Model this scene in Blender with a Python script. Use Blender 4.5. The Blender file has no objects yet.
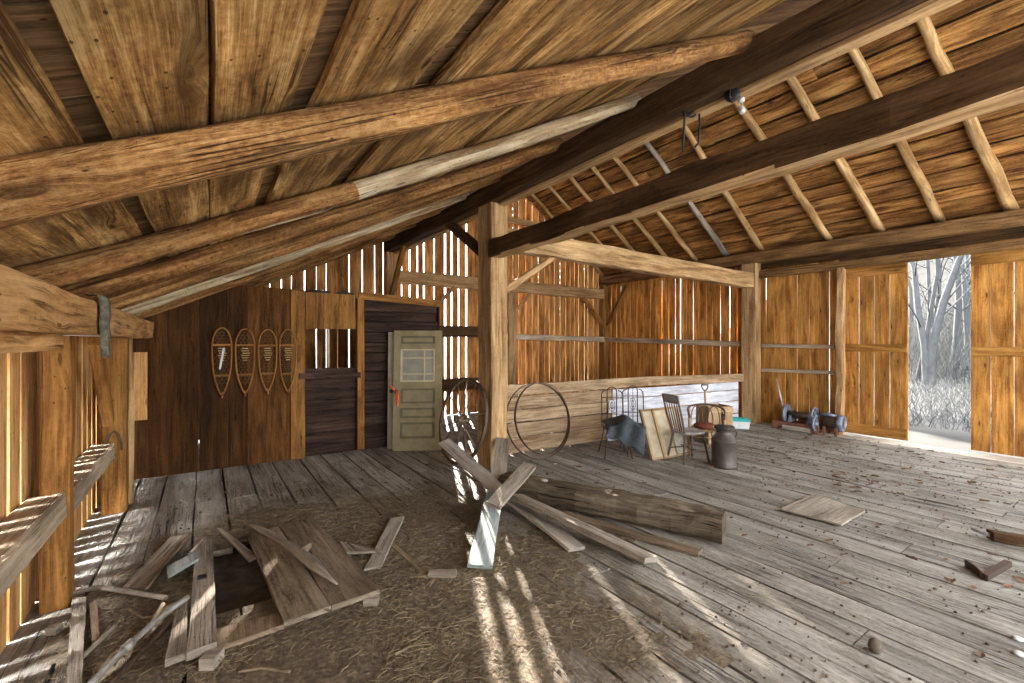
import bpy, bmesh, math, random
from mathutils import Vector, Matrix, noise as mnoise
random.seed(7)
PI=math.pi
V=Vector
SC=bpy.context.scene
COL=SC.collection
# ------------------------------------------------------------------ camera numbers (16 mm lens, level, 1.8 m above the floor)
F=455.0;H=1.8;U0=512.0;V0=341.5;TH=math.atan(307/455.0);SN,CS=math.sin(TH),math.cos(TH)
def ray(u,v):
    a=(u-U0)/F;b=(V0-v)/F
    return V((SN+a*CS,CS-a*SN,b))
def fl(u,v,z=0.0):
    r=ray(u,v);t=(z-H)/r.z;return V((r.x*t,r.y*t,z))
def onY(u,v,Y):
    r=ray(u,v);t=Y/r.y;return V((r.x*t,Y,H+r.z*t))
def onX(u,v,X):
    r=ray(u,v);t=X/r.x;return V((X,r.y*t,H+r.z*t))
# ------------------------------------------------------------------ materials
def _n(nt,typ,**kw):
    n=nt.nodes.new(typ)
    for k,v in kw.items():
        if k in n.inputs: n.inputs[k].default_value=v
        else: setattr(n,k,v)
    return n
def newmat(name):
    m=bpy.data.materials.new(name);m.use_nodes=True
    nt=m.node_tree;nt.nodes.clear()
    out=_n(nt,'ShaderNodeOutputMaterial');b=_n(nt,'ShaderNodeBsdfPrincipled')
    nt.links.new(b.outputs[0],out.inputs[0])
    return m,nt,b
def ramp(nt,stops):
    r=_n(nt,'ShaderNodeValToRGB');e=r.color_ramp.elements
    while len(e)<len(stops): e.new(0.5)
    for i,(p,c) in enumerate(stops):
        e[i].position=p;e[i].color=(c[0],c[1],c[2],1) if hasattr(c,'__len__') else (c,c,c,1)
    return r
def mixc(nt,fac,a,b,mode='MIX'):
    m=_n(nt,'ShaderNodeMix',data_type='RGBA',blend_type=mode)
    L=nt.links.new
    for s,i in ((fac,0),(a,6),(b,7)):
        if hasattr(s,'is_output'): L(s,m.inputs[i])
        elif hasattr(s,'__len__'): m.inputs[i].default_value=(s[0],s[1],s[2],1)
        else: m.inputs[i].default_value=s
    return m.outputs[2]
def wood(name,dark,mid,light,rough=0.8,bump=0.35,knots=0.6,cracks=0.5,fine=1.0,stain=None,stain_col=(0.03,0.02,0.012),spec=0.12,specks=0.5,patch=0.3,mottle=0.32,dirt=False,bstr=0.006):
    m,nt,b=newmat(name);L=nt.links.new
    uv=_n(nt,'ShaderNodeUVMap',uv_map='UVMap')
    def mp(sx,sy,src=None):
        k=_n(nt,'ShaderNodeMapping');k.inputs['Scale'].default_value=(sx,sy,1)
        L(src or uv.outputs[0],k.inputs[0]);return k.outputs[0]
    # knots push the grain aside
    kv=_n(nt,'ShaderNodeTexVoronoi',voronoi_dimensions='2D',feature='F1');L(mp(1.0,4.0),kv.inputs['Vector']);kv.inputs['Scale'].default_value=1.0
    kr=ramp(nt,[(0.0,1.0),(0.03,0.9),(0.055,0.25),(0.2,0.0)]);L(kv.outputs['Distance'],kr.inputs[0])
    off=_n(nt,'ShaderNodeVectorMath',operation='SCALE');L(kr.outputs[0],off.inputs[0]);off.inputs['Scale'].default_value=0.16*knots
    add=_n(nt,'ShaderNodeVectorMath',operation='ADD');L(uv.outputs[0],add.inputs[0]);L(off.outputs[0],add.inputs[1])
    n1=_n(nt,'ShaderNodeTexNoise');L(mp(1.6*fine,38*fine,add.outputs[0]),n1.inputs['Vector']);n1.inputs['Scale'].default_value=1.0;n1.inputs['Detail'].default_value=5;n1.inputs['Roughness'].default_value=0.62;n1.inputs['Distortion'].default_value=0.5
    n2=_n(nt,'ShaderNodeTexNoise');L(mp(0.7,6.0,add.outputs[0]),n2.inputs['Vector']);n2.inputs['Scale'].default_value=1.0;n2.inputs['Detail'].default_value=3;n2.inputs['Distortion'].default_value=1.3
    mx=_n(nt,'ShaderNodeMath',operation='MULTIPLY_ADD');L(n1.outputs[0],mx.inputs[0]);mx.inputs[1].default_value=0.75
    m2=_n(nt,'ShaderNodeMath',operation='MULTIPLY_ADD');L(n2.outputs[0],m2.inputs[0]);m2.inputs[1].default_value=0.75;m2.inputs[2].default_value=-0.25
    L(m2.outputs[0],mx.inputs[2])
    n6=_n(nt,'ShaderNodeTexNoise');L(mp(9,190,add.outputs[0]),n6.inputs['Vector']);n6.inputs['Scale'].default_value=1.0;n6.inputs['Detail'].default_value=3
    m6=_n(nt,'ShaderNodeMath',operation='MULTIPLY_ADD');L(n6.outputs[0],m6.inputs[0]);m6.inputs[1].default_value=0.4;m6.inputs[2].default_value=-0.2
    n7=_n(nt,'ShaderNodeTexNoise');L(mp(26,34),n7.inputs['Vector']);n7.inputs['Scale'].default_value=1.0;n7.inputs['Detail'].default_value=4;n7.inputs['Roughness'].default_value=0.7
    m7=_n(nt,'ShaderNodeMath',operation='MULTIPLY_ADD');L(n7.outputs[0],m7.inputs[0]);m7.inputs[1].default_value=mottle;m7.inputs[2].default_value=-mottle/2
    s67=_n(nt,'ShaderNodeMath',operation='ADD');L(m6.outputs[0],s67.inputs[0]);L(m7.outputs[0],s67.inputs[1])
    mx0=mx;mx=_n(nt,'ShaderNodeMath',operation='ADD');L(mx0.outputs[0],mx.inputs[0]);L(s67.outputs[0],mx.inputs[1])
    cr=ramp(nt,[(0.28,dark),(0.5,mid),(0.72,light)]);L(mx.outputs[0],cr.inputs[0])
    col=cr.outputs[0]
    # knots
    kk=_n(nt,'ShaderNodeMath',operation='MULTIPLY');L(kr.outputs[0],kk.inputs[0]);kk.inputs[1].default_value=min(1.0,knots)
    col=mixc(nt,kk.outputs[0],col,[c*0.35 for c in dark])
    # drying cracks
    n3=_n(nt,'ShaderNodeTexNoise');L(mp(0.5,24,add.outputs[0]),n3.inputs['Vector']);n3.inputs['Scale'].default_value=1.0;n3.inputs['Detail'].default_value=2;n3.inputs['Distortion'].default_value=0.7
    r3=ramp(nt,[(0.47,0.0),(0.495,1.0),(0.505,1.0),(0.53,0.0)]);L(n3.outputs[0],r3.inputs[0])
    n4=_n(nt,'ShaderNodeTexNoise');L(mp(0.9,2.2),n4.inputs['Vector']);n4.inputs['Scale'].default_value=1.3
    r4=ramp(nt,[(0.5,0.0),(0.62,1.0)]);L(n4.outputs[0],r4.inputs[0])
    ck=_n(nt,'ShaderNodeMath',operation='MULTIPLY');L(r3.outputs[0],ck.inputs[0]);L(r4.outputs[0],ck.inputs[1])
    ck2=_n(nt,'ShaderNodeMath',operation='MULTIPLY');L(ck.outputs[0],ck2.inputs[0]);ck2.inputs[1].default_value=cracks
    col=mixc(nt,ck2.outputs[0],col,[c*0.22 for c in dark])
    # worm and nail marks
    if specks:
        sv=_n(nt,'ShaderNodeTexVoronoi',voronoi_dimensions='2D',feature='F1');L(mp(11,18,add.outputs[0]),sv.inputs['Vector']);sv.inputs['Scale'].default_value=1.0
        sr_=ramp(nt,[(0.05,1.0),(0.10,0.0)]);L(sv.outputs['Distance'],sr_.inputs[0])
        sx_=_n(nt,'ShaderNodeSeparateColor');L(sv.outputs['Color'],sx_.inputs[0])
        st_=_n(nt,'ShaderNodeMath',operation='LESS_THAN');L(sx_.outputs[0],st_.inputs[0]);st_.inputs[1].default_value=0.2*specks
        sm_=_n(nt,'ShaderNodeMath',operation='MULTIPLY');L(sr_.outputs[0],sm_.inputs[0]);L(st_.outputs[0],sm_.inputs[1])
        sm2=_n(nt,'ShaderNodeMath',operation='MULTIPLY');L(sm_.outputs[0],sm2.inputs[0]);sm2.inputs[1].default_value=0.85
        col=mixc(nt,sm2.outputs[0],col,[c*0.2 for c in dark])
    # broad weathering patches
    n5=_n(nt,'ShaderNodeTexNoise');L(mp(1.3,2.6),n5.inputs['Vector']);n5.inputs['Scale'].default_value=1.0;n5.inputs['Detail'].default_value=4
    r5=ramp(nt,[(0.3,1.0-patch),(0.7,1.0+patch*0.6)]);L(n5.outputs[0],r5.inputs[0])
    col=mixc(nt,1.0,col,r5.outputs[0],'MULTIPLY')
    # each board's own tone
    at=_n(nt,'ShaderNodeAttribute',attribute_name='tone')
    tv=_n(nt,'ShaderNodeVectorMath',operation='SCALE');L(col,tv.inputs[0]);L(at.outputs['Fac'],tv.inputs['Scale'])
    col=tv.outputs[0]
    if stain:
        tc=_n(nt,'ShaderNodeTexCoord')
        s=_n(nt,'ShaderNodeTexNoise');L(mp(0.8,4.2,add.outputs[0]),s.inputs['Vector']);s.inputs['Scale'].default_value=1.7;s.inputs['Detail'].default_value=5;s.inputs['Distortion'].default_value=0.6
        sr=ramp(nt,[(0.5,0.0),(0.68,stain)]);L(s.outputs[0],sr.inputs[0])
        col=mixc(nt,sr.outputs[0],col,stain_col)
    if dirt:
        tc=_n(nt,'ShaderNodeTexCoord')
        # trodden chaff and soil lies over the middle and the left of the floor
        sep=_n(nt,'ShaderNodeSeparateXYZ');L(tc.outputs['Object'],sep.inputs[0])
        big=_n(nt,'ShaderNodeTexNoise');L(tc.outputs['Object'],big.inputs['Vector']);big.inputs['Scale'].default_value=0.9;big.inputs['Detail'].default_value=6;big.inputs['Roughness'].default_value=0.65
        fx=_n(nt,'ShaderNodeVectorMath',operation='DISTANCE')
        sc_=_n(nt,'ShaderNodeVectorMath',operation='MULTIPLY');L(tc.outputs['Object'],sc_.inputs[0]);sc_.inputs[1].default_value=(0.62,0.55,0)
        L(sc_.outputs[0],fx.inputs[0]);fx.inputs[1].default_value=(1.0*0.62,3.6*0.55,0)
        mr=_n(nt,'ShaderNodeMapRange');L(fx.outputs['Value'],mr.inputs[0]);mr.inputs[1].default_value=0.5;mr.inputs[2].default_value=1.5;mr.inputs[3].default_value=0.40;mr.inputs[4].default_value=-0.07
        ad=_n(nt,'ShaderNodeMath',operation='ADD');L(mr.outputs[0],ad.inputs[0]);L(big.outputs[0],ad.inputs[1])
        dr=ramp(nt,[(0.5,0.0),(0.7,0.94)]);L(ad.outputs[0],dr.inputs[0])
        sp=_n(nt,'ShaderNodeTexNoise');L(tc.outputs['Object'],sp.inputs['Vector']);sp.inputs['Scale'].default_value=38;sp.inputs['Detail'].default_value=5;sp.inputs['Roughness'].default_value=0.75
        spr=ramp(nt,[(0.32,(0.05,0.034,0.02)),(0.5,(0.13,0.095,0.06)),(0.66,(0.24,0.18,0.115))]);L(sp.outputs[0],spr.inputs[0])
        col=mixc(nt,dr.outputs[0],col,spr.outputs[0])
    L(col,b.inputs['Base Color'])
    b.inputs['Roughness'].default_value=rough
    b.inputs['Specular IOR Level'].default_value=spec
    hb=_n(nt,'ShaderNodeMath',operation='SUBTRACT');L(mx.outputs[0],hb.inputs[0]);L(ck2.outputs[0],hb.inputs[1])
    bp=_n(nt,'ShaderNodeBump');bp.inputs['Strength'].default_value=bump;bp.inputs['Distance'].default_value=bstr*2
    L(hb.outputs[0],bp.inputs['Height']);L(bp.outputs[0],b.inputs['Normal'])
    return m
def plain(name,c,rough=0.6,metal=0.0,var=0.25,scale=12,c2=None,bump=0.15,spec=0.4,thr=(0.35,0.7)):
    m,nt,b=newmat(name);L=nt.links.new
    tc=_n(nt,'ShaderNodeTexCoord')
    n=_n(nt,'ShaderNodeTexNoise');L(tc.outputs['Object'],n.inputs['Vector']);n.inputs['Scale'].default_value=scale;n.inputs['Detail'].default_value=6;n.inputs['Roughness'].default_value=0.65
    c2=c2 or [x*(1-var) for x in c]
    r=ramp(nt,[(thr[0],c2),(thr[1],c)]);L(n.outputs[0],r.inputs[0])
    at=_n(nt,'ShaderNodeAttribute',attribute_name='tone');tv=_n(nt,'ShaderNodeVectorMath',operation='SCALE');L(r.outputs[0],tv.inputs[0]);L(at.outputs['Fac'],tv.inputs['Scale'])
    L(tv.outputs[0],b.inputs['Base Color'])
    b.inputs['Roughness'].default_value=rough;b.inputs['Metallic'].default_value=metal;b.inputs['Specular IOR Level'].default_value=spec
    bp=_n(nt,'ShaderNodeBump');bp.inputs['Strength'].default_value=bump;bp.inputs['Distance'].default_value=0.01
    L(n.outputs[0],bp.inputs['Height']);L(bp.outputs[0],b.inputs['Normal'])
    return m
# ------------------------------------------------------------------ mesh builder
class MB:
    def __init__(s): s.v=[];s.f=[];s.uv=[];s.tone=[];s.sm=[]
    def face(s,idx,uv,tone,smooth=False):
        s.f.append(idx);s.uv.append(uv);s.tone.append(tone);s.sm.append(smooth)
    def loft(s,rings,tone=1.0,closed=True,caps=True,us=None,vs=None,ou=None,ov=None,smooth=False):
        """rings: lists of points; u runs along the rings, v around them (in metres)"""
        base=len(s.v);n=len(rings[0])
        for r in rings: s.v.extend([tuple(p) for p in r])
        ou=random.uniform(0,40) if ou is None else ou;ov=random.uniform(0,40) if ov is None else ov
        if us is None:
            us=[0.0]
            for i in range(1,len(rings)):
                c0=sum((V(p) for p in rings[i-1]),V((0,0,0)))/n;c1=sum((V(p) for p in rings[i]),V((0,0,0)))/n
                us.append(us[-1]+(c1-c0).length)
        if vs is None:
            vs=[0.0];r=rings[len(rings)//2]
            for j in range(n): vs.append(vs[-1]+(V(r[(j+1)%n])-V(r[j])).length)
        m=n if closed else n-1
        for i in range(len(rings)-1):
            for j in range(m):
                a=base+i*n+j;b_=base+i*n+(j+1)%n;c=base+(i+1)*n+(j+1)%n;d=base+(i+1)*n+j
                s.face((a,b_,c,d),((ou+us[i],ov+vs[j]),(ou+us[i],ov+vs[j+1]),(ou+us[i+1],ov+vs[j+1]),(ou+us[i+1],ov+vs[j])),tone,smooth)
        if caps and closed and n>2:
            for k,rev in ((0,True),(len(rings)-1,False)):
                idx=[base+k*n+j for j in range(n)]
                uv=[(ou+0.03*math.cos(2*PI*j/n),ov+vs[j]*0.4) for j in range(n)]
                if rev: idx=idx[::-1];uv=uv[::-1]
                s.face(tuple(idx),tuple(uv),tone*0.9)
    def board(s,a,b,w,t,tone=1.0,n=1,jw=0.0,jt=0.0,skew=0.0,bow=0.0,taper=1.0,ends=None):
        """sawn board from a to b (centre line), w = half width vector, t = half thickness vector"""
        a,b,w,t=V(a),V(b),V(w),V(t);rings=[]
        L=(b-a).normalized()
        sd=random.uniform(0,99)
        for i in range(n+1):
            k=i/n;c=a.lerp(b,k)
            def js(q): return jw*mnoise.noise((k*n*0.45+sd,q*7.3,0.0)) if jw else 0.0
            w1=1+(taper-1)*k
            c=c+t.normalized()*(bow*math.sin(PI*k)+(jt*mnoise.noise((k*n*0.4+sd,55.0,1.0)) if jt else 0))
            wl=w*w1+w.normalized()*js(1);wr=w*w1+w.normalized()*js(2)
            sk=L*skew*(1 if i==n else 0)
            rings.append([c-wl-t-sk,c+wr-t+sk,c+wr+t+sk,c-wl+t-sk])
        s.loft(rings,tone)
    def box(s,lo,hi,tone=1.0):
        lo,hi=V(lo),V(hi);d=hi-lo;ax=max(range(3),key=lambda i:d[i])
        c=(lo+hi)/2;o=[i for i in range(3) if i!=ax]
        a=c.copy();a[ax]=lo[ax];b=c.copy();b[ax]=hi[ax]
        w=V((0,0,0));t=V((0,0,0))
        i,j=(o[0],o[1]) if d[o[0]]>=d[o[1]] else (o[1],o[0])
        w[i]=d[i]/2;t[j]=d[j]/2
        s.board(a,b,w,t,tone)
    def beam(s,a,b,w,t,tone=1.0,n=8,j=0.012,ch=0.012):
        """hewn timber: eight-sided section with worn arrises that wander a little"""
        a,b,w,t=V(a),V(b),V(w),V(t);rings=[];sd=random.uniform(0,99)
        wn,tn=w.normalized(),t.normalized();wl,tl=w.length,t.length
        for i in range(n+1):
            k=i/n;c=a.lerp(b,k);r=[]
            c=c+tn*j*mnoise.noise((k*n*0.3+sd,3,0))+wn*j*mnoise.noise((k*n*0.3+sd,9,0))
            for q,(x,y,ex,ey) in enumerate(((-1,-1,ch,0),(1,-1,-ch,0),(1,-1,0,ch),(1,1,0,-ch),(1,1,-ch,0),(-1,1,ch,0),(-1,1,0,-ch),(-1,-1,0,ch))):
                dj=j*mnoise.noise((k*n*0.6+sd,q*3.1,5));dk=j*mnoise.noise((k*n*0.6+sd,q*3.1,8))
                r.append(c+wn*(x*wl+ex+dj)+tn*(y*tl+ey+dk))
            rings.append(r)
        s.loft(rings,tone)
    def tube(s,pts,rad,n=12,tone=1.0,bump=0.0,closed=False,caps=True,smooth=True,squash=1.0,up=None):
        pts=[V(p) for p in pts];m=len(pts)
        if not hasattr(rad,'__len__'): rad=[rad]*m
        rings=[];sd=random.uniform(0,99)
        prev=None
        for i in range(m):
            if closed: d=(pts[(i+1)%m]-pts[i-1]).normalized()
            else: d=(pts[min(i+1,m-1)]-pts[max(i-1,0)]).normalized()
            if prev is None:
                ref=V(up) if up else (V((0,0,1)) if abs(d.z)<0.9 else V((1,0,0)))
                x=d.cross(ref).normalized()
            else:
                x=(prev-d*prev.dot(d)).normalized()
            prev=x;y=d.cross(x)
            r=[]
            for j in range(n):
                a=2*PI*j/n
                rr=rad[i]*(1+bump*mnoise.noise((math.cos(a)*1.3+sd,math.sin(a)*1.3,i*0.55))+0.5*bump*mnoise.noise((math.cos(a)*3+sd,math.sin(a)*3,i*1.7)))
                r.append(pts[i]+x*math.cos(a)*rr+y*math.sin(a)*rr*squash)
            rings.append(r)
        if closed: rings.append(rings[0])
        s.loft(rings,tone,caps=caps and not closed,smooth=smooth)
    def lathe(s,prof,c=(0,0,0),n=24,tone=1.0,ax=(0,0,1),smooth=True,caps=True):
        c=V(c);ax=V(ax).normalized();ref=V((1,0,0)) if abs(ax.x)<0.9 else V((0,1,0))
        x=(ref-ax*ref.dot(ax)).normalized();y=ax.cross(x)
        rings=[[c+ax*h+x*r*math.cos(2*PI*j/n)+y*r*math.sin(2*PI*j/n) for j in range(n)] for r,h in prof]
        us=[0.0]
        for i in range(1,len(prof)): us.append(us[-1]+math.hypot(prof[i][0]-prof[i-1][0],prof[i][1]-prof[i-1][1]))
        s.loft(rings,tone,caps=caps,smooth=smooth,us=us)
    def build(s,name,mat,parent=None,loc=None):
        me=bpy.data.meshes.new(name);me.from_pydata(s.v,[],s.f)
        uvl=me.uv_layers.new(name='UVMap');k=0
        flat=[c for f in s.uv for p in f for c in p]
        uvl.data.foreach_set('uv',flat)
        at=me.attributes.new('tone','FLOAT','FACE');at.data.foreach_set('value',s.tone)
        me.polygons.foreach_set('use_smooth',s.sm)
        if loc is not None: me.transform(Matrix.Translation(-V(loc)))
        me.materials.append(mat)
        bm=bmesh.new();bm.from_mesh(me);bmesh.ops.recalc_face_normals(bm,faces=bm.faces);bm.to_mesh(me);bm.free()
        o=bpy.data.objects.new(name,me);COL.objects.link(o)
        if loc is not None: o.location=loc
        if parent:
            o.parent=parent
        return o
def tag(o,label=None,cat=None,group=None,kind=None):
    if label: o['label']=label
    if cat: o['category']=cat
    if group: o['group']=group
    if kind: o['kind']=kind
    return o
def empty(name,loc,label,cat,group=None,rz=0.0):
    o=bpy.data.objects.new(name,None);COL.objects.link(o);o.location=loc;o.rotation_euler=(0,0,rz);o.empty_display_size=0.2
    return tag(o,label,cat,group)
def R(a,b): return random.uniform(a,b)
# ------------------------------------------------------------------ the materials
M={}
M['gable']=wood('gable_siding',(0.17,0.062,0.014),(0.47,0.205,0.058),(0.66,0.34,0.115),knots=0.7,stain=0.7,stain_col=(0.11,0.038,0.010),patch=.4)
M['right']=wood('door_siding',(0.18,0.068,0.012),(0.41,0.185,0.043),(0.55,0.28,0.075),knots=0.9,stain=0.65,stain_col=(0.13,0.047,0.010),patch=.4)
M['left']=wood('left_siding',(0.28,0.12,0.032),(0.55,0.295,0.105),(0.70,0.43,0.185),knots=0.6,stain=0.4,stain_col=(0.22,0.085,0.022),patch=.3)
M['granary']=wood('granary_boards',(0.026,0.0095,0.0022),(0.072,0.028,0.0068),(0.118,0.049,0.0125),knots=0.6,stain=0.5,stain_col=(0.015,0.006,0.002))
M['warmbeam']=wood('brown_eave_timber',(0.075,0.036,0.013),(0.19,0.098,0.036),(0.28,0.155,0.062),knots=0.4,bump=0.6,stain=0.4)
M['oldlog']=wood('old_floor_log',(0.05,0.036,0.023),(0.135,0.102,0.068),(0.21,0.165,0.115),knots=0.3,cracks=1.0,bump=0.9,stain=0.5,stain_col=(0.04,0.028,0.018),patch=.4)
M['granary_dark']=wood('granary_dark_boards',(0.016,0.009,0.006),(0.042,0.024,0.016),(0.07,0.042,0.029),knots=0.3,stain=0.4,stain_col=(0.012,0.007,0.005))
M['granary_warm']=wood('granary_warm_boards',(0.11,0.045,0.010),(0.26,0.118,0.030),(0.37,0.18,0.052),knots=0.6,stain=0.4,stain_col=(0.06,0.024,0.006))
M['roofwide']=wood('wide_roof_boards',(0.10,0.042,0.011),(0.30,0.155,0.047),(0.54,0.34,0.14),knots=0.8,stain=0.9,stain_col=(0.06,0.025,0.006),bump=0.7,specks=1.0,patch=.65,cracks=.8,mottle=.5)
M['roofout']=wood('outer_roof_boards',(0.04,0.02,0.008),(0.14,0.075,0.03),(0.24,0.14,0.06),knots=0.4,stain=0.5)
M['roofright']=wood('rough_roof_boards',(0.06,0.022,0.006),(0.33,0.145,0.038),(0.57,0.31,0.105),knots=0.8,stain=0.75,stain_col=(0.065,0.025,0.006),bump=0.9,bstr=0.014,specks=.8,patch=.4)
M['log']=wood('peeled_log',(0.105,0.040,0.010),(0.275,0.128,0.040),(0.45,0.25,0.095),knots=0.6,cracks=0.7,fine=0.6,stain=0.8,stain_col=(0.085,0.03,0.009),bump=1.0,specks=.6,patch=.5,bstr=.014,mottle=.75)
M['birch']=wood('birch_bark',(0.16,0.10,0.05),(0.42,0.32,0.19),(0.58,0.48,0.33),knots=0.5,cracks=0.8,fine=0.5,stain=0.8,stain_col=(0.20,0.09,0.03),bump=0.8,specks=.8,patch=.35)
M['pole']=wood('pole_rafter',(0.20,0.10,0.035),(0.44,0.265,0.11),(0.58,0.40,0.20),knots=0.7,fine=0.6,stain=0.7,stain_col=(0.18,0.09,0.03),bump=0.8,specks=.8,patch=.35)
M['darkbeam']=wood('dark_beam',(0.022,0.010,0.004),(0.066,0.033,0.013),(0.115,0.062,0.026),knots=0.3,bump=0.5,stain=0.3)
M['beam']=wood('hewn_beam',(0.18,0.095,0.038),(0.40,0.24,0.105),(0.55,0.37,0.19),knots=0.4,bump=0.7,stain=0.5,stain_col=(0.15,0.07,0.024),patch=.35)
M['girt']=wood('old_girt',(0.17,0.085,0.033),(0.38,0.225,0.10),(0.52,0.34,0.175),knots=0.4,stain=0.4,stain_col=(0.13,0.06,0.022))
M['greygirt']=wood('grey_girt',(0.19,0.135,0.085),(0.42,0.32,0.215),(0.56,0.45,0.32),knots=0.4,stain=0.3,stain_col=(0.13,0.075,0.04))
M['plate']=wood('eave_plate',(0.24,0.105,0.03),(0.52,0.275,0.10),(0.66,0.40,0.175),knots=0.5,cracks=0.9,bump=0.7,stain=0.4,stain_col=(0.2,0.085,0.025))
M['lowwall']=wood('low_wall_boards',(0.17,0.105,0.055),(0.37,0.25,0.145),(0.52,0.38,0.24),knots=0.4,stain=0.5,stain_col=(0.16,0.075,0.03),patch=.35)
M['whitewash']=wood('whitewashed_boards',(0.36,0.35,0.36),(0.60,0.60,0.63),(0.74,0.74,0.78),knots=0.3,stain=0.6,stain_col=(0.26,0.24,0.24),patch=.25)
M['floor']=wood('floor_planks',(0.155,0.132,0.105),(0.30,0.268,0.228),(0.42,0.385,0.34),knots=0.35,cracks=1.0,bump=0.9,rough=0.75,dirt=True,stain=0.35,stain_col=(0.16,0.13,0.10),bstr=0.012,specks=.6,patch=.25,spec=.2,mottle=.6)
M['grey']=wood('grey_plank',(0.12,0.095,0.07),(0.29,0.24,0.185),(0.42,0.36,0.29),knots=0.4,cracks=0.8,bump=0.6,stain=0.4,stain_col=(0.10,0.07,0.045))
M['palegrey']=wood('pale_plank',(0.24,0.20,0.155),(0.45,0.39,0.32),(0.58,0.52,0.44),knots=0.4,cracks=0.7,bump=0.5,stain=0.3,stain_col=(0.18,0.13,0.09))
M['bluegrey']=wood('blue_grey_plank',(0.18,0.20,0.19),(0.36,0.40,0.38),(0.50,0.54,0.52),knots=0.3,stain=0.4,stain_col=(0.22,0.19,0.15))
M['brownplank']=wood('brown_plank',(0.09,0.06,0.038),(0.22,0.155,0.10),(0.33,0.245,0.165),knots=0.4,cracks=0.6,stain=0.4,stain_col=(0.075,0.045,0.025))
M['soil']=plain('bare_soil',(0.10,0.07,0.045),0.95,c2=(0.035,0.024,0.016),scale=9,bump=0.8)
# ------------------------------------------------------------------ FLOOR (planks run along the barn), soil below
GX0,GX1,GY0,GY1=-1.0,10.35,-2.4,10.1
hole=(-0.02,0.42,3.5,4.75)   # broken place by the left wall: x0,x1,y0,y1
mb=MB();x=-1.0
while x<9.85:
    w=R(0.24,0.34) if x>1.6 else R(0.27,0.38)
    if x+w>9.7: w=9.9-x
    y=GY0;tn=R(0.85,1.1)*(1.25 if x<3.2 else 1.05)
    cuts=[GY0]
    yy=GY0+R(1,4)
    while yy<GY1-1: cuts.append(yy);yy+=R(2.6,5)
    cuts.append(GY1)
    inh=(x<hole[1] and x+w>hole[0])
    for a,b_ in zip(cuts[:-1],cuts[1:]):
        segs=[(a,b_)]
        if inh:
            segs=[]
            if a<hole[2]: segs.append((a,min(b_,hole[2]+R(-.15,.1))))
            if b_>hole[3]: segs.append((max(a,hole[3]+R(-.1,.15)),b_))
        for a2,b2 in segs:
            if b2-a2<0.1: continue
            g=R(0.005,0.015);dz=R(-0.004,0.003);n=max(2,int((b2-a2)/0.35))
            mb.board((x+w/2,a2+0.004,-0.025+dz),(x+w/2,b2-0.004,-0.025+dz+R(-.004,.004)),(w/2-g,0,0),(0,0,0.025),tn*R(0.9,1.1),n=n,jw=0.012,jt=0.004)
    x+=w
tag(mb.build('floor',M['floor']),kind='structure')
mb=MB();mb.box((-1.1,-2.6,-0.25),(10.6,10.3,-0.10))
tag(mb.build('ground_below',M['soil']),kind='structure')
mb=MB();mb.board((10.1,-2.4,-0.02),(10.1,10.05,-0.02),(0.22,0,0),(0,0,0.03),1.25,n=16,jw=0.02)
tag(mb.build('trim_1',M['palegrey']),kind='structure')
# ------------------------------------------------------------------ WALLS
def siding(mb,axis,c,a0,a1,ztop,z0,wr,gap,th=0.022,tone=(0.8,1.15),skip=None,jw=0.006,n=6,wide=0.0):
    a=a0
    while a<a1:
        w=R(*wr);w=min(w,a1-a) if a1-a-w<0.06 else w
        g=R(*gap)
        if random.random()<wide: g*=2.0
        m=a+w/2
        zt=ztop(m) if callable(ztop) else ztop
        if not (skip and skip(m)):
            d=R(-0.006,0.006);tl=R(-0.004,0.004)
            if axis=='x': mb.board((m-tl,c+d,z0),(m+tl,c+d,zt),((w-g)/2,0,0),(0,th/2,0),R(*tone),n=n,jw=jw)
            else: mb.board((c+d,m-tl,z0),(c+d,m+tl,zt),(0,(w-g)/2,0),(th/2,0,0),R(*tone),n=n,jw=jw)
        a+=w
def zl(X): return 2.245+0.48*(X+0.6)       # underside of the left roof boards
def zr(X): return 3.90+0.64*(10.15-X)      # underside of the right roof boards
RX=6.93
def zroof(X): return zl(X) if X<RX-0.0 and zl(X)<zr(X) else zr(X)
mb=MB()
siding(mb,'y',-0.985,GY0,10.1,1.9,-0.1,(0.16,0.30),(0.012,0.026),wide=0.25)
tag(mb.build('wall_left',M['left']),kind='structure')
mb=MB()
siding(mb,'x',10.12,-1.0,3.5,lambda X:zroof(X)+.05,0.0,(0.18,0.30),(0.006,0.018),tone=(0.6,1.1),wide=0.2,n=8)
siding(mb,'x',10.12,3.5,5.7,lambda X:zroof(X)+.05,0.0,(0.16,0.27),(0.020,0.045),tone=(0.75,1.35),wide=0.25,n=8)
siding(mb,'x',10.12,5.7,10.35,lambda X:zroof(X)+.05,0.0,(0.14,0.25),(0.008,0.024),tone=(0.75,1.35),wide=0.2,n=8)
tag(mb.build('wall_back',M['gable']),kind='structure')
mb=MB()
siding(mb,'y',10.32,5.38,10.1,3.76,0.0,(0.15,0.25),(0.006,0.018),tone=(1.15,1.7),wide=0.2)
siding(mb,'y',10.30,3.80,5.36,3.40,0.0,(0.14,0.26),(0.006,0.016),tone=(0.9,1.35),wide=0.2)
# boards above the door track
wr=tag(mb.build('wall_right',M['right']),kind='structure')
mb=MB();mb.board((10.34,-2.0,3.47),(10.34,5.36,3.47),(0,0,0.17),(0.012,0,0),1.0,n=6)
mb.build('track_board',M['darkbeam'],wr)
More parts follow.
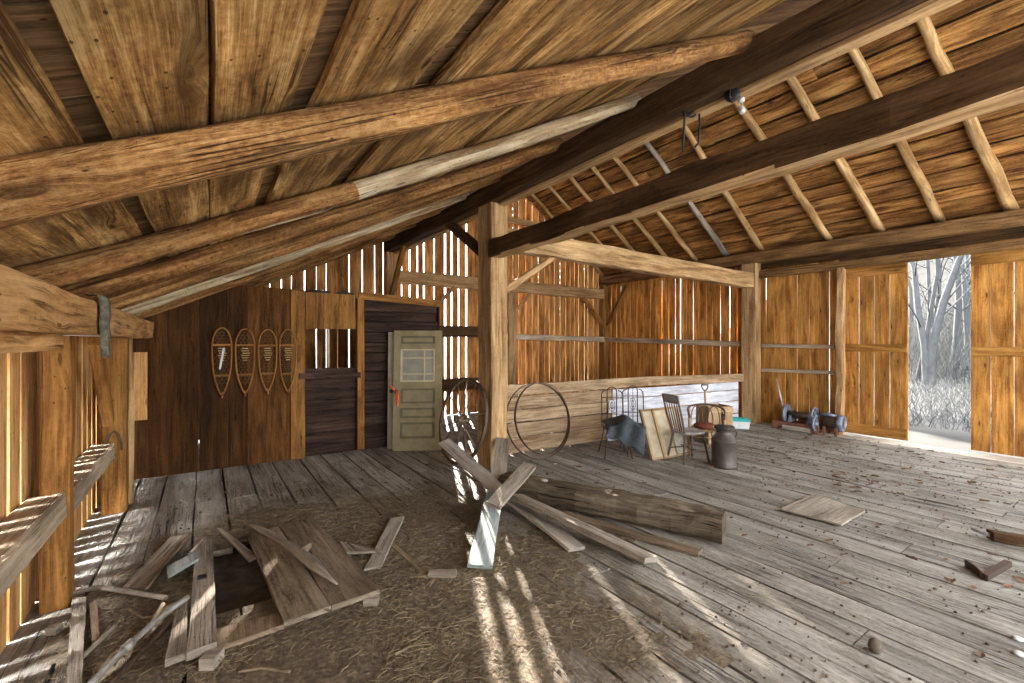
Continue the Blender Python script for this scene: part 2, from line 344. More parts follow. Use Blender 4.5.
# sliding doors
def barn_door(name,y0,y1,ztop,zb,rails):
    mb=MB();X=10.43
    siding(mb,'y',X+0.02,y0,y1,ztop,zb,(0.2,0.32),(0.007,0.014),tone=(0.95,1.3),jw=0.003)
    d=tag(mb.build(name,M['right']),kind='structure')
    for z,hh in rails:
        r=MB();r.board((X-0.015,y0+0.01,z),(X-0.015,y1-0.01,z),(0,0,hh),(0.018,0,0),R(0.85,1.05),n=4,jw=0.004)
        r.build('rail',M['right'],d)
    return d
barn_door('door_1',2.785,3.78,3.24,0.02,((3.13,0.09),(1.68,0.075),(0.13,0.09)))
barn_door('door_2',0.55,1.985,3.24,0.02,((3.13,0.09),(1.64,0.075)))
# the granary partition with its window hole
def slope_p(X): return min(zl(X)-0.02,2.60-0.02*(X-1.1))
YP=7.66
mb=MB()
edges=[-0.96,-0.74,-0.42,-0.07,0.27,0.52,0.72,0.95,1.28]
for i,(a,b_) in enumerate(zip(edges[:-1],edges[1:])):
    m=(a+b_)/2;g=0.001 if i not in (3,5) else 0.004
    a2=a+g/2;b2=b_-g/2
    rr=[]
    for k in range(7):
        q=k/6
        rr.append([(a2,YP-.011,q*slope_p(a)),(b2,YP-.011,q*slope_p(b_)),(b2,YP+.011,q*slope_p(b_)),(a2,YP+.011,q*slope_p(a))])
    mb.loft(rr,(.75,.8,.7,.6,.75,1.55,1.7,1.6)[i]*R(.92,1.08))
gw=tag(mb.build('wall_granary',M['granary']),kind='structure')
mb=MB()
for a,b_ in ((1.30,1.56),(1.56,1.80),(1.80,2.06)):
    mb.board(((a+b_)/2,YP+.015,2.0),((a+b_)/2,YP+.015,2.57),((b_-a)/2-.003,0,0),(0,.011,0),R(.85,1.15),n=3)
mb.board((1.185,YP-.028,0.0),(1.185,YP-.028,2.58),(0.10,0,0),(0,.012,0),1.0,n=5,jw=.004)
mb.board((2.13,YP-.03,0.02),(2.13,YP-.03,2.52),(0.055,0,0),(0,.03,0),1.25,n=5,jw=.006)
mb.board((2.1,YP-.02,2.56),(3.56,YP-.02,2.49),(0,0,0.06),(0,.025,0),1.15,n=5,jw=.006)
mb.build('warm_boards',M['granary_warm'],gw)
mb=MB()
z=-0.03
while z<1.36:
    h=R(.16,.22);h=min(h,1.37-z)
    mb.board((1.26,YP+.06,z+h/2),(2.10,YP+.06,z+h/2),(0,0,h/2+.006),(0,.011,0),R(.8,1.2),n=3,jw=.003);z+=h
z=-0.03
while z<2.46:
    h=R(.15,.22);h=min(h,2.47-z)
    mb.board((2.16,YP+.02,z+h/2),(3.56-(.1 if z>1.9 else 0)*R(0,1),YP+.02,z+h/2),(0,0,h/2+.006),(0,.011,0),R(.75,1.25),n=4,jw=.003);z+=h
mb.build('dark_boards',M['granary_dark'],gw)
mb=MB();mb.board((1.2,YP-.05,1.27),(2.12,YP-.05,1.25),(0,0,.045),(0,.025,0),1.3,n=4,jw=.004);mb.build('window_rail',M['granary_dark'],gw)
mb=MB();mb.board((1.64,YP+.03,1.38),(1.64,YP+.03,2.0),(.016,0,0),(0,.012,0),1.2,n=2);mb.build('window_bar',M['greygirt'],gw)
# side wall and lid of the granary
mb=MB();y=YP+.03
while y<10.0:
    w=min(R(.25,.35),10.05-y);mb.board((3.57,y+w/2,0.02),(3.57,y+w/2,2.46),(0,w/2-.004,0),(.011,0,0),R(.8,1.1),n=4);y+=w
x=-.9
while x<3.55:
    w=R(.25,.35);w=min(w,3.56-x);zt=min(2.5,slope_p(x)-.08)
    mb.board((x+w/2,YP+.03,zt),(x+w/2,10.05,zt),(w/2-.004,0,0),(0,0,.011),R(.7,1.0),n=4);x+=w
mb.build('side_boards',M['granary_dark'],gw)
# low wall in the bent, right of the post
def yl_(X): return 6.0-.068*(X-3.7)
mb=MB()
for z0,z1 in ((0.03,0.26),(0.275,0.49),(0.515,0.70),(0.715,0.925)):
    mb.board((3.72,yl_(3.72)+.02,(z0+z1)/2),(6.45+R(-.1,.1),yl_(6.45)+.035,(z0+z1)/2),(0,0,(z1-z0)/2),(0,.014,0),R(.85,1.15),n=8,jw=.009)
lw=tag(mb.build('wall_low',M['lowwall']),kind='structure')
mb=MB()
for z0,z1 in ((0.0,0.22),(0.235,0.50),(0.512,0.74),(0.75,0.925)):
    mb.board((6.1+R(-.1,.1),yl_(6.1)+.015,(z0+z1)/2),(9.85,yl_(9.85)+.015,(z0+z1)/2-.02),(0,0,(z1-z0)/2-.002),(0,.014,0),R(.9,1.1),n=8,jw=.006)
mb.build('whitewashed_boards',M['whitewash'],lw)
mb=MB();mb.board((3.7,yl_(3.7)-.02,1.03),(7.0,yl_(7.0)-.02,1.045),(0,0,.085),(0,.025,0),0.95,n=8,jw=.008);mb.build('top_rail',M['lowwall'],lw)
mb=MB();mb.board((7.0,yl_(7)-.02,1.045),(10.0,yl_(10)-.02,0.99),(0,0,.085),(0,.025,0),1.1,n=8,jw=.006);mb.build('top_rail',M['lowwall'],lw)
# ------------------------------------------------------------------ ROOF
mb=MB()
WB=[(-1.3,-.86),(-.84,-.29),(-.23,.010),(.018,.26),(.345,.745),(.845,1.285),(1.31,1.72),(1.735,2.05),(2.08,2.42),(2.44,2.78),(2.80,3.2)]
sl=V((1,0,.48)).normalized();nl=V((-.48,0,1)).normalized()
for i,(a,b_) in enumerate(WB):
    cuts=[GY0,10.2] if i in (1,2,3,5) else [GY0,R(3.2,5.5),10.2]
    for y0,y1 in zip(cuts[:-1],cuts[1:]):
        c=(a+b_)/2
        mb.board(V((c,y0,zl(c)))+nl*.014,V((c+R(-.02,.02),y1-.01,zl(c)))+nl*(.014),sl*((b_-a)/2*1.109),nl*.013,R(.82,1.15),n=26,jw=.022,jt=.006)
tag(mb.build('ceiling_left',M['roofwide']),kind='structure')
mb=MB();y=GY0
while y<10.2:
    w=R(.14,.24)
    a=V((-1.5,y+w/2,zl(-1.5)))+nl*.05;b_=V((RX,y+w/2,zl(RX)))+nl*.05
    mb.board(a,b_,(0,w/2-.004,0),nl*.012,R(.6,1.25),n=4,jt=.006);y+=w
mb.loft([[V((-1.5,GY0,zl(-1.5)))+nl*.085,V((-1.5,10.2,zl(-1.5)))+nl*.085],[V((RX,GY0,zl(RX)))+nl*.085,V((RX,10.2,zl(RX)))+nl*.085]],closed=False,caps=False)
sr=V((1,0,-.64)).normalized();nr=V((.64,0,1)).normalized()
mb.loft([[V((RX-.1,GY0,zr(RX-.1)))+nr*.07,V((RX-.1,10.2,zr(RX-.1)))+nr*.07],[V((10.8,GY0,zr(10.8)))+nr*.07,V((10.8,10.2,zr(10.8)))+nr*.07]],tone=.35,closed=False,caps=False)
mb.box((RX-.09,GY0,5.74),(RX+.12,10.2,6.10),.5)
tag(mb.build('ceiling_outer',M['roofout']),kind='structure')
mb=MB();s_=0.0;tot=(10.7-RX)*1.187
while s_<tot:
    w=R(.26,.42);c=V((RX,0,zr(RX)))+sr*(s_+w/2)
    for y0,y1 in ((GY0,R(2,7)),(None,10.2)):
        y0=yl if y0 is None else y0;yl=y1
        mb.board(V((c.x,y0,c.z))+nr*.018,V((c.x,y1,c.z))+nr*.018,sr*(w/2-.022),nr*.016,R(.6,1.25),n=max(4,int((y1-y0)/.3)),jw=.022,jt=.012)
    s_+=w
tag(mb.build('ceiling_right',M['roofright']),kind='structure')
# ------------------------------------------------------------------ TIMBERS
def timber(name,mat,a,b,w,t,label,cat='beam',group=None,tone=1.0,n=10,j=.012,ch=.014):
    mb=MB();mb.beam(a,b,w,t,tone,n=n,j=j,ch=ch)
    return tag(mb.build(name,M[mat]),label,cat,group)
timber('roof_purlin','darkbeam',(3.40,-2.3,3.90),(3.40,10.05,3.90),(.085,0,0),(0,0,.13),'long dark roof purlin carrying the upper ends of the thick pole rafters',n=30,j=.02)
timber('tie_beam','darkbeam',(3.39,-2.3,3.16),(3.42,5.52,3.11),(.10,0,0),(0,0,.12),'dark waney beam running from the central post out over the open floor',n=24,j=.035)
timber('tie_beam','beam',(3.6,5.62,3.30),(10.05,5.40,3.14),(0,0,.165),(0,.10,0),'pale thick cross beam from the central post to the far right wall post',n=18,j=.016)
timber('timber_post','beam',(3.48,5.66,0),(3.48,5.66,3.80),(.14,0,0),(0,.19,0),'thick central timber post behind the leaning wagon wheel','post',n=12)
timber('timber_post','girt',(10.08,5.42,0.01),(10.08,5.42,3.52),(.12,0,0),(0,.16,0),'square wall post under the right end of the pale cross beam','post',n=10)
timber('timber_post','girt',(10.16,3.74,.01),(10.16,3.72,3.22),(.07,0,0),(0,.06,0),'waney edged door post right of the winch','post',n=10,j=.03)
timber('timber_post','granary_warm',(10.13,10.0,0.0),(10.13,10.0,3.5),(.10,0,0),(0,.10,0),'dark post in the far corner of the barn','post')
timber('timber_post','girt',(6.66,9.93,0.0),(6.66,9.93,3.08),(.12,0,0),(0,.09,0),'gable post half hidden behind the central post','post')
timber('timber_post','girt',(3.42,9.93,2.5),(3.42,9.93,3.79),(.10,0,0),(0,.09,0),'short brown post standing on the granary top under the dark purlin','post')
timber('roof_plate','warmbeam',(10.08,-2.3,3.64),(10.08,9.95,3.64),(.12,0,0),(0,0,.115),'long eave plate above the barn doors carrying the thin pole rafters',n=24)
timber('door_header','warmbeam',(10.16,-1.2,3.27),(10.16,5.28,3.27),(.05,0,0),(0,0,.08),'long door header below the eave plate over the barn doors',n=16)
timber('wall_girt','girt',(3.52,9.98,3.26),(10.05,9.98,3.24),(0,0,.15),(0,.09,0),'thick upper girt across the slitted gable wall',n=14,j=.016)
timber('wall_girt','darkbeam',(3.62,9.9,2.03),(5.9,9.9,2.05),(0,0,.13),(0,.12,0),'dark round-topped girt between the granary and the central post, upper one',n=10,j=.03,ch=.05)
timber('wall_girt','darkbeam',(3.62,9.9,0.78),(5.9,9.9,0.74),(0,0,.15),(0,.12,0),'dark round-topped girt behind the wagon wheel, lower one',n=10,j=.03,ch=.05)
timber('wall_girt','greygirt',(6.2,9.98,1.94),(10.05,9.98,1.86),(0,0,.075),(0,.10,0),'thin grey girt across the gable siding left of the far corner post',n=10)
timber('wall_girt','greygirt',(10.2,9.9,1.86),(10.2,5.62,1.74),(0,0,.065),(.10,0,0),'thin grey girt on the siding right of the far corner post',n=10)
timber('wall_girt','greygirt',(10.24,5.26,1.70),(10.24,3.86,1.70),(0,0,.04),(.04,0,0),'upper of two rails on the wall boards behind the winch',n=4)
timber('wall_girt','greygirt',(10.24,5.26,1.17),(10.24,3.86,1.19),(0,0,.035),(.04,0,0),'lower of two rails on the wall boards behind the winch',n=4)
timber('wall_girt','girt',(6.6,9.98,5.0),(8.3,9.98,5.0),(0,0,.07),(0,.05,0),'short rail high in the gable peak',n=4)
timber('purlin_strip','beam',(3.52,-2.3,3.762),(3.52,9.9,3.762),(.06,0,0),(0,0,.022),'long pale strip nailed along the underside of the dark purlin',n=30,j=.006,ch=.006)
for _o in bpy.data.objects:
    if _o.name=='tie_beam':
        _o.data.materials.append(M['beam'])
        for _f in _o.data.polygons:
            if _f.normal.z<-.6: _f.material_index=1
# braces
def brace(mat,a,b,hw,ht,label,tone=1.0):
    a,b=V(a),V(b);d=(b-a).normalized();side=V((0,1,0)) if abs(d.y)<.5 else V((1,0,0))
    return timber('corner_brace',mat,a,b,d.cross(side).normalized()*hw,side*ht,label,'brace',tone=tone,n=6,j=.006)
brace('girt',(3.66,5.60,2.55),(4.62,5.60,3.16),.05,.04,'pale corner brace rising from the central post to the pale cross beam')
brace('darkbeam',(3.40,6.95,3.80),(3.46,5.78,3.05),.075,.05,'dark corner brace between the long dark purlin and the central post')
brace('girt',(4.2,9.9,2.3),(5.0,9.9,3.12),.04,.03,'small pale brace under the upper gable girt left of the central post')
brace('granary_warm',(9.2,9.92,3.10),(10.05,9.92,2.3),.06,.04,'dark curved brace left of the far corner post')
brace('granary_warm',(10.15,9.1,3.42),(10.15,9.85,2.3),.06,.04,'dark curved brace right of the far corner post')
brace('girt',(6.4,9.9,2.2),(7.3,9.9,3.1),.04,.03,'thin brace beneath the upper gable girt right of the central post')
brace('granary_warm',(3.42,9.9,2.75),(3.42,9.05,3.8),.05,.05,'short brown brace over the granary against the slit gable')
# left side frame
timber('roof_plate','plate',(-.68,-2.3,1.945),(-.68,7.54,1.945),(.13,0,0),(0,0,.105),'pale cracked eave plate along the low left wall',n=26,j=.018)
timber('timber_bolster','plate',(-.74,-1.5,1.795),(-.74,3.45,1.795),(.10,0,0),(0,0,.045),'short pale timber tucked under the left eave plate',n=6)
timber('timber_post','granary_warm',(-.83,4.30,0),(-.83,4.30,1.84),(.072,0,0),(0,.085,0),'nearer square post of the low left wall','post',n=8,tone=1.15)
timber('timber_post','granary_warm',(-.79,6.36,0),(-.79,6.36,1.84),(.10,0,0),(0,.10,0),'farther post of the low left wall beside the rope hook','post',n=8,tone=1.15)
for y0,y1,z,lb in ((-1.5,4.21,.70,'nearest grey girt of the low left wall striped by daylight'),(4.41,6.25,.66,'middle grey girt between the two left wall posts'),(6.47,7.6,.58,'short grey girt of the left wall by the snowshoe corner')):
    timber('wall_girt','greygirt',(-.87,y0,z),(-.87,y1,z),(0,0,.085),(.095,0,0),lb,n=8)
# thick pole rafters of the left slope
LR=[((1.84,1.86,1.84),.080,'thickest nearest pole rafter crossing below the wide roof boards','log'),((3.2,3.27,2.88),.066,'knotty pole rafter with white birch bark, second from the camera','birch'),
    ((4.15,4.25,4.0),.070,'brown peeled pole rafter just beyond the white birch one','log'),((5.2,5.35,5.2),.066,'fourth thick pole rafter counted from the nearest','log'),
    ((6.2,6.3,6.2),.062,'fifth thick pole rafter counted from the nearest','birch'),((7.15,7.2,7.1),.062,'thick pole rafter just above the snowshoe wall','log'),
    ((8.3,8.3,8.2),.062,'thick pole rafter beyond the snowshoe wall above the granary','log'),((9.4,9.4,9.35),.062,'thick pole rafter next to the slit gable','log')]
for (ya,ym,yb),r,lb,mt in LR:
    pts=[];rad=[];n=26
    for k in range(n+1):
        q=k/n;X=-1.25+q*(3.36+1.25)
        s=(X+.6)/3.95;Y=ya*(1-s)*(1-2*s)+ym*4*s*(1-s)+yb*s*(2*s-1)
        z=zl(X)-r*1.04-.012
        pts.append((X,Y+.030*mnoise.noise((q*3,ya*5,0)),z-.010*abs(mnoise.noise((q*3.4,ya*5,9)))))
        rad.append(r*(1.06-.16*q)*(1+.035*mnoise.noise((q*9,ya,3))))
    mb=MB();mb.tube(pts,rad,n=20,bump=.13)
    o=tag(mb.build('pole_rafter',M[mt]),lb,'rafter','thick pole rafters of the left slope')
    if mt=='birch' and ya<4:
        o.data.materials.append(M['log'])
        for f in o.data.polygons:
            if f.center.x+.12*mnoise.noise((f.center.z*20,f.index*.37,2))<.95: f.material_index=1
pts=[];n=14
for k in range(n+1):
    q=k/n;X=-.80+1.75*q;pts.append((X,3.36+.10*q+.02*mnoise.noise((q*4,1,1)),zl(X)-.10-.02*(1-q)+.02*math.sin(q*6)))
mb=MB();mb.tube(pts,[.024*(1-.35*k/n) for k in range(n+1)],n=12,bump=.15)
tag(mb.build('birch_pole',M['birch']),'thin white birch pole tucked beside the white barked rafter at the eave','pole')
# thin poles of the right slope
RR=[(9.74,.05),(9.05,.05),(8.26,.055),(7.51,.055),(6.82,.055),(5.99,.055),(5.17,.058),(4.03,.062),(3.2,.066),(2.4,.062),(1.65,.072)]
RL=['thin pole rafter against the gable peak','second thin pole rafter of the right slope from the gable','third thin pole rafter of the right slope from the gable','fourth thin pole rafter of the right slope from the gable',
 'fifth thin pole rafter of the right slope from the gable','dark barked thin pole rafter, sixth from the gable','thin pole rafter behind the hanging iron hook','thin pole rafter below the black pulley','pole rafter of the right slope ending above the nearer barn door post',
 'pole rafter of the right slope ending above the left barn door','rough grey pole rafter of the right slope nearest the camera']
RP=[((6.93,9.71),(7.97,9.83)),((6.86,8.99),(8.98,9.11)),((6.91,8.2),(9.41,8.33)),((6.91,7.46),(9.8,7.56)),((7,6.79),(10.14,6.86)),((6.93,5.94),(10.12,6.04)),((6.92,5.1),(10.16,5.24)),((6.91,4.12),(10.2,3.94)),((6.93,3.3),(10.21,3.1)),((6.93,2.52),(10.2,2.29)),((6.95,1.82),(10.23,1.48))]
for i,((Y,r),lb,((xa,ya),(xb,yb))) in enumerate(zip(RR,RL,RP)):
    pts=[];rad=[];n=14;k=(yb-ya)/(xb-xa)
    for q in range(n+1):
        X=RX-.02+q/n*(10.20-RX);pts.append((X,ya+k*(X-xa)+.02*mnoise.noise((q*.5,i*7,0)),zr(X)-r*1.05+.012*mnoise.noise((q*.5,i*7,4))));rad.append(r*(.85+.3*q/n))
    mb=MB();mb.tube(pts,rad,n=12,bump=.12)
    tag(mb.build('pole_rafter',M['grey' if i==5 else 'pole']),lb,'rafter','thin pole rafters of the right slope')
# ------------------------------------------------------------------ OBJECT MATERIALS
M['iron']=plain('dark_iron',(0.055,0.045,0.04),0.55,0.6,c2=(0.09,0.045,0.025),scale=30)
M['rust']=plain('rusty_steel',(0.13,0.075,0.045),0.6,0.5,c2=(0.06,0.04,0.03),scale=26)
M['blueiron']=plain('blue_grey_iron',(0.27,0.31,0.40),0.5,0.35,c2=(0.11,0.11,0.13),scale=18)
M['redframe']=plain('red_brown_frame',(0.23,0.085,0.045),0.8,c2=(0.10,0.045,0.03),scale=14)
M['steel']=plain('light_steel',(0.55,0.56,0.58),0.4,0.6,c2=(0.35,0.33,0.32),scale=20)
M['can']=plain('dull_galvanised',(0.10,0.085,0.072),0.5,0.45,c2=(0.055,0.042,0.033),scale=9,bump=0.2)
M['canvas']=plain('blue_grey_canvas',(0.075,0.085,0.094),0.9,c2=(0.038,0.045,0.052),scale=16,bump=0.3)
M['doorpaint']=plain('olive_cream_paint',(0.26,0.218,0.113),0.6,c2=(0.18,0.145,0.072),scale=7,bump=0.1)
M['doorpaint_pale']=plain('cream_paint',(0.36,0.30,0.19),0.6,c2=(0.26,0.21,0.13),scale=7,bump=0.1)
M['pane']=plain('dusty_glass',(0.27,0.255,0.185),0.45,c2=(0.17,0.16,0.115),scale=5,bump=0.02,spec=0.6)
M['orange']=plain('orange_tape',(0.85,0.16,0.035),0.5,c2=(0.65,0.09,0.02),scale=20)
M['cream']=plain('cream_board',(0.50,0.42,0.29),0.7,c2=(0.33,0.25,0.15),scale=6)
M['stainpaper']=plain('stained_backing',(0.50,0.47,0.38),0.8,c2=(0.24,0.19,0.12),scale=5,thr=(.3,.6))
M['chairwood']=wood('dark_chair_wood',(0.06,0.035,0.025),(0.13,0.085,0.06),(0.20,0.14,0.11),knots=0,cracks=.2,bump=.15)
M['chairgrey']=wood('worn_seat_wood',(0.18,0.16,0.14),(0.33,0.30,0.27),(0.45,0.42,0.39),knots=0,cracks=.3,bump=.15)
M['bent']=wood('bent_stick_wood',(0.20,0.11,0.05),(0.40,0.25,0.13),(0.52,0.36,0.2),knots=.1,cracks=.2,bump=.2)
M['cushion']=plain('rust_red_cloth',(0.20,0.055,0.025),0.9,c2=(0.11,0.03,0.014),scale=20)
M['crate']=wood('tan_crate',(0.18,0.11,0.055),(0.34,0.225,0.12),(0.44,0.31,0.18),knots=.2,cracks=.4)
M['white']=plain('white_plastic',(0.72,0.72,0.70),0.45,c2=(0.55,0.55,0.53),scale=8)
M['teal']=plain('teal_plastic',(0.05,0.42,0.38),0.45,c2=(0.03,0.32,0.29),scale=8)
M['ash']=wood('bent_ash',(0.13,0.05,0.012),(0.27,0.115,0.03),(0.37,0.175,0.05),knots=0,cracks=0,bump=.1)
M['rawhide']=plain('rawhide_web',(0.16,0.085,0.03),0.6,c2=(0.09,0.05,0.02),scale=40)
M['rawlight']=plain('pale_rawhide',(0.55,0.38,0.16),0.5,c2=(0.4,0.25,0.1),scale=40)
M['strap']=plain('white_strap',(0.72,0.66,0.56),0.7)
M['straw']=plain('straw',(0.33,0.255,0.15),0.9,c2=(0.13,0.095,0.055),scale=2.5)
M['chips']=plain('bark_chips',(0.12,0.085,0.055),0.95,c2=(0.055,0.038,0.025),scale=3)
M['leaf']=plain('dead_leaf',(0.20,0.085,0.04),0.8,c2=(0.09,0.05,0.028),scale=3)
M['black']=plain('black_iron',(0.02,0.02,0.02),0.5,0.4)
M['glass']=plain('milky_glass',(0.45,0.43,0.37),0.15,c2=(0.33,0.31,0.26),scale=6,bump=0.02,spec=0.7)
M['moss']=plain('grey_lint',(0.17,0.15,0.10),0.95,c2=(0.055,0.045,0.03),scale=30,bump=0.6)
M['tin']=plain('grey_tin',(0.52,0.50,0.45),0.45,0.4,c2=(0.4,0.37,0.32),scale=9)
M['pipe']=plain('grey_pipe',(0.36,0.36,0.34),0.5,0.35,c2=(0.22,0.19,0.16),scale=14)
M['trodden']=wood('trodden_board',(0.11,0.078,0.048),(0.255,0.195,0.132),(0.36,0.29,0.21),knots=.4,cracks=.7,stain=.5,stain_col=(.09,.06,.035),bump=.6,mottle=.5)
M['stone']=plain('brown_stone',(0.16,0.12,0.085),0.9,c2=(0.08,0.06,0.045),scale=20)
# ------------------------------------------------------------------ LEANING DOORS
def bx(mb,o,ex,ez,ey,x0,x1,z0,z1,y0,y1,tone=1.0):
    """box in a local frame: ex across, ez up, ey outwards"""
    c=o+ex*((x0+x1)/2)+ey*((y0+y1)/2)
    if (x1-x0)>(z1-z0): mb.board(o+ex*x0+ez*((z0+z1)/2)+ey*((y0+y1)/2),o+ex*x1+ez*((z0+z1)/2)+ey*((y0+y1)/2),ez*((z1-z0)/2),ey*((y1-y0)/2),tone)
    else: mb.board(c+ez*z0,c+ez*z1,ex*((x1-x0)/2),ey*((y1-y0)/2),tone)
def leaning_door(p0,p1,lean,W,Hd,label,mat):
    p0=V((p0[0],p0[1],0.0));ex=(V((p1[0],p1[1],0))-p0).normalized();out=V((ex.y,-ex.x,0))   # towards the room
    ez=(V((0,0,1))*math.cos(lean)-out*math.sin(lean)).normalized();ey=ex.cross(ez).normalized()
    if ey.dot(out)<0: ey=-ey
    root=empty('panel_door',p0,label,'door')
    th=.05;st=.115
    mb=MB()
    rows=[0.0,.21,.50,.545,.83,.875,1.13,1.20,1.72,1.765,1.90,Hd]
    bx(mb,V((0,0,0)),ex,ez,ey,0,st,0,Hd,-th/2,th/2);bx(mb,V((0,0,0)),ex,ez,ey,W-st,W,0,Hd,-th/2,th/2)
    for z0,z1 in ((0,.20),(.46,.53),(.70,.77),(1.02,1.13),(1.68,1.765),(1.90,Hd)): bx(mb,V((0,0,0)),ex,ez,ey,st,W-st,z0,z1,-th/2+.002,th/2-.002,.98)
    mb.build('stile_frame',M[mat],root)
    for z0,z1 in ((.20,.46),(.53,.70),(.77,1.02),(1.765,1.90)):
        mb=MB();bx(mb,V((0,0,0)),ex,ez,ey,st,W-st,z0,z1,-.016,-.008,.55)  # ring round each panel toned darker, shade painted into the recess
        bx(mb,V((0,0,0)),ex,ez,ey,st+.04,W-st-.04,z0+.035,z1-.035,-.008,.006,.95)
        mb.build('panel',M[mat],root)
    mb=MB();bx(mb,V((0,0,0)),ex,ez,ey,st,W-st,1.13,1.68,-.003,.003);pn=mb.build('window_pane',M['pane'],root)
    mb=MB()
    for x0,x1,z0,z1 in ((st,st+.03,1.13,1.68),(W-st-.03,W-st,1.13,1.68),(st,W-st,1.13,1.155),(st,W-st,1.655,1.68),(W*.62,W*.62+.022,1.13,1.68),(st,W-st,1.25,1.268),(st,W-st,1.52,1.538)):
        bx(mb,V((0,0,0)),ex,ez,ey,x0,x1,z0,z1,-.012,.018,1.5)
    mb.build('sash_bars',M['doorpaint_pale'],root)
    mb=MB();kp=ex*.06+ez*.97
    mb.lathe([(.012,0.02),(.012,.05),(.026,.058),(.03,.07),(.022,.085),(.004,.09)],kp,n=14,ax=ey);mb.build('knob',M['iron'],root)
    return root,p0,ex,ey,ez
dr,p0,ex,ey,ez=leaning_door((2.555,7.30),(3.24,6.93),math.radians(5),.80,1.99,'olive cream panel door with a window leaning in front of the granary wall','doorpaint')
leaning_door((2.53,7.47),(3.22,7.10),math.radians(3.2),.80,1.96,'second cream door mostly hidden behind the olive panel door','doorpaint_pale')
kn=p0+ex*.06+ez*.97+ey*.045
mb=MB()
for dx,ln,ph in ((-.012,.30,0),(.012,.22,1.3),(.0,.13,2.2)):
    rr=[]
    for k in range(9):
        q=k/8;c=kn+ey*(.012+.012*math.sin(q*5+ph))+ex*(dx+.03*q*math.sin(3*q+ph)+.02*q)-V((0,0,1))*(ln*q)
        wv=ex*(.016*(1-.3*q))+ey*(.008*math.sin(q*7+ph))
        rr.append([c-wv-ey*.0012,c+wv-ey*.0012,c+wv+ey*.0012,c-wv+ey*.0012])
    mb.loft(rr,1.0)
mb.lathe([(.006,-.022),(.024,-.015),(.03,0),(.022,.016),(.006,.024)],kn+ey*.02,n=10,ax=(0,0,1))
rr=[]
for k in range(7):
    q=k/6;c=kn+ey*.014-ex*(.10*q)+V((0,0,1))*(.11*q);wv=V((0,0,1))*.018
    rr.append([c-wv-ey*.0012,c+wv-ey*.0012,c+wv+ey*.0012,c-wv+ey*.0012])
mb.loft(rr)
tag(mb.build('marking_ribbon',M['orange']),'bright orange ribbon knotted round the knob of the olive panel door','ribbon')
# ------------------------------------------------------------------ SNOWSHOES
def snowshoe(u0,u1,v0,v1,label,dense,strap=False,tilt=0.0):
    Yw=YP-.05
    a=onY((u0+u1)/2,v0,Yw);b_=onY((u0+u1)/2,v1,Yw);xl=onY(u0,(v0+v1)/2,Yw).x;xr=onY(u1,(v0+v1)/2,Yw).x
    Wd=(xr-xl)/2-.01;cx=(xl+xr)/2;zt=a.z;zb=b_.z;Ln=zt-zb
    root=empty('snowshoe',(cx,Yw,zb),label,'snowshoe','snowshoes hung on the dark board wall')
    def halfw(q):   # q 0 top .. 1 bottom
        if q<.28: return Wd*math.sqrt(max(0,1-((.28-q)/.28)**2))
        k=(q-.28)/.72
        return Wd*max(.1,(1-.90*k**2.9))
    pts=[]
    N=26
    for k in range(N+1):
        q=(1-math.cos(PI*k/N))/2;pts.append((halfw(q)+.004,0,Ln*(1-q)))
    left=[(-x,y,z) for x,y,z in pts[1:-1]][::-1]
    mb=MB();mb.tube(pts+left,.0115,n=8,closed=True);mb.build('bent_frame',M['ash'],root)
    mb=MB();mb.tube([(0,.0,.03),(.004,0,-.06)],.012,n=8);mb.build('tail',M['ash'],root)
    for q in (.255,.72):
        w=halfw(q);mb=MB();mb.board((-w,0,Ln*(1-q)),(w,0,Ln*(1-q)),(0,0,.013),(0,.007,0),1.25 if q<.5 else .8,n=2);mb.build('crossbar',M['ash'],root)
    # webbing: three directions of thin rawhide
    mb=MB();sp=.032 if dense else .045
    def clip(a,b):   # keep the part of a straight lace that lies inside the frame
        out=[]
        for k in range(41):
            p=a.lerp(b,k/40);q=1-p.z/Ln
            if 0<q<1 and abs(p.x)<halfw(q): out.append(p)
        return (out[0],out[-1]) if len(out)>2 else None
    th=.0026 if dense else .0018
    for ang in (58,-58,0):
        dv=V((math.cos(math.radians(ang)),0,math.sin(math.radians(ang))));nv=V((-dv.z,0,dv.x))
        for k in range(-30,31):
            c=V((0,0,Ln*.5))+nv*(k*sp)
            e=clip(c-dv*1.2,c+dv*1.2)
            if e:
                (p,r)=e
                mb.tube([p+V((0,.004,0)),r+V((0,.004,0))],th,n=4,smooth=False,caps=False)
    mb.build('webbing',M['rawhide'],root)
    mb=MB()   # foot pad of pale lacing under the toe bar
    zc=Ln*(1-.42)
    for k in range(5):
        for j in range(-2,3):
            x=j*Wd*.17+(.5*Wd*.17 if k%2 else 0);z=zc+.07-k*.034
            if abs(x)<Wd*(.48-.05*k): mb.lathe([(.002,-.010),(.008,-.006),(.008,.006),(.002,.010)],(x,-.006,z),n=6,ax=(1,0,.3))
    mb.board((-Wd*.35,-.006,zc+.105),(Wd*.35,-.006,zc+.105),(0,0,.006),(0,.004,0))
    mb.build('toe_lacing',M['rawlight'],root)
    if strap:
        rr=[]
        for k in range(7):
            q=k/6;c=V((Wd*.22-.05*q,-.014-.01*math.sin(3*q),zc+.11-.30*q));rr.append([c+V((-.013,0,0)),c+V((.013,0,0)),c+V((.013,-.003,0)),c+V((-.013,-.003,0))])
        mb=MB();mb.loft(rr);mb.build('strap',M['strap'],root)
snowshoe(211.5,232,328,394,'first snowshoe from the left, with a pale strap dangling',False,True)
snowshoe(235,255,329,392.5,'second snowshoe from the left on the dark board wall',False)
snowshoe(258,277,330,390.5,'third snowshoe from the left, hung over a board joint',False)
snowshoe(279,296.6,329.5,391,'rightmost snowshoe, densely webbed, beside the window hole',True)
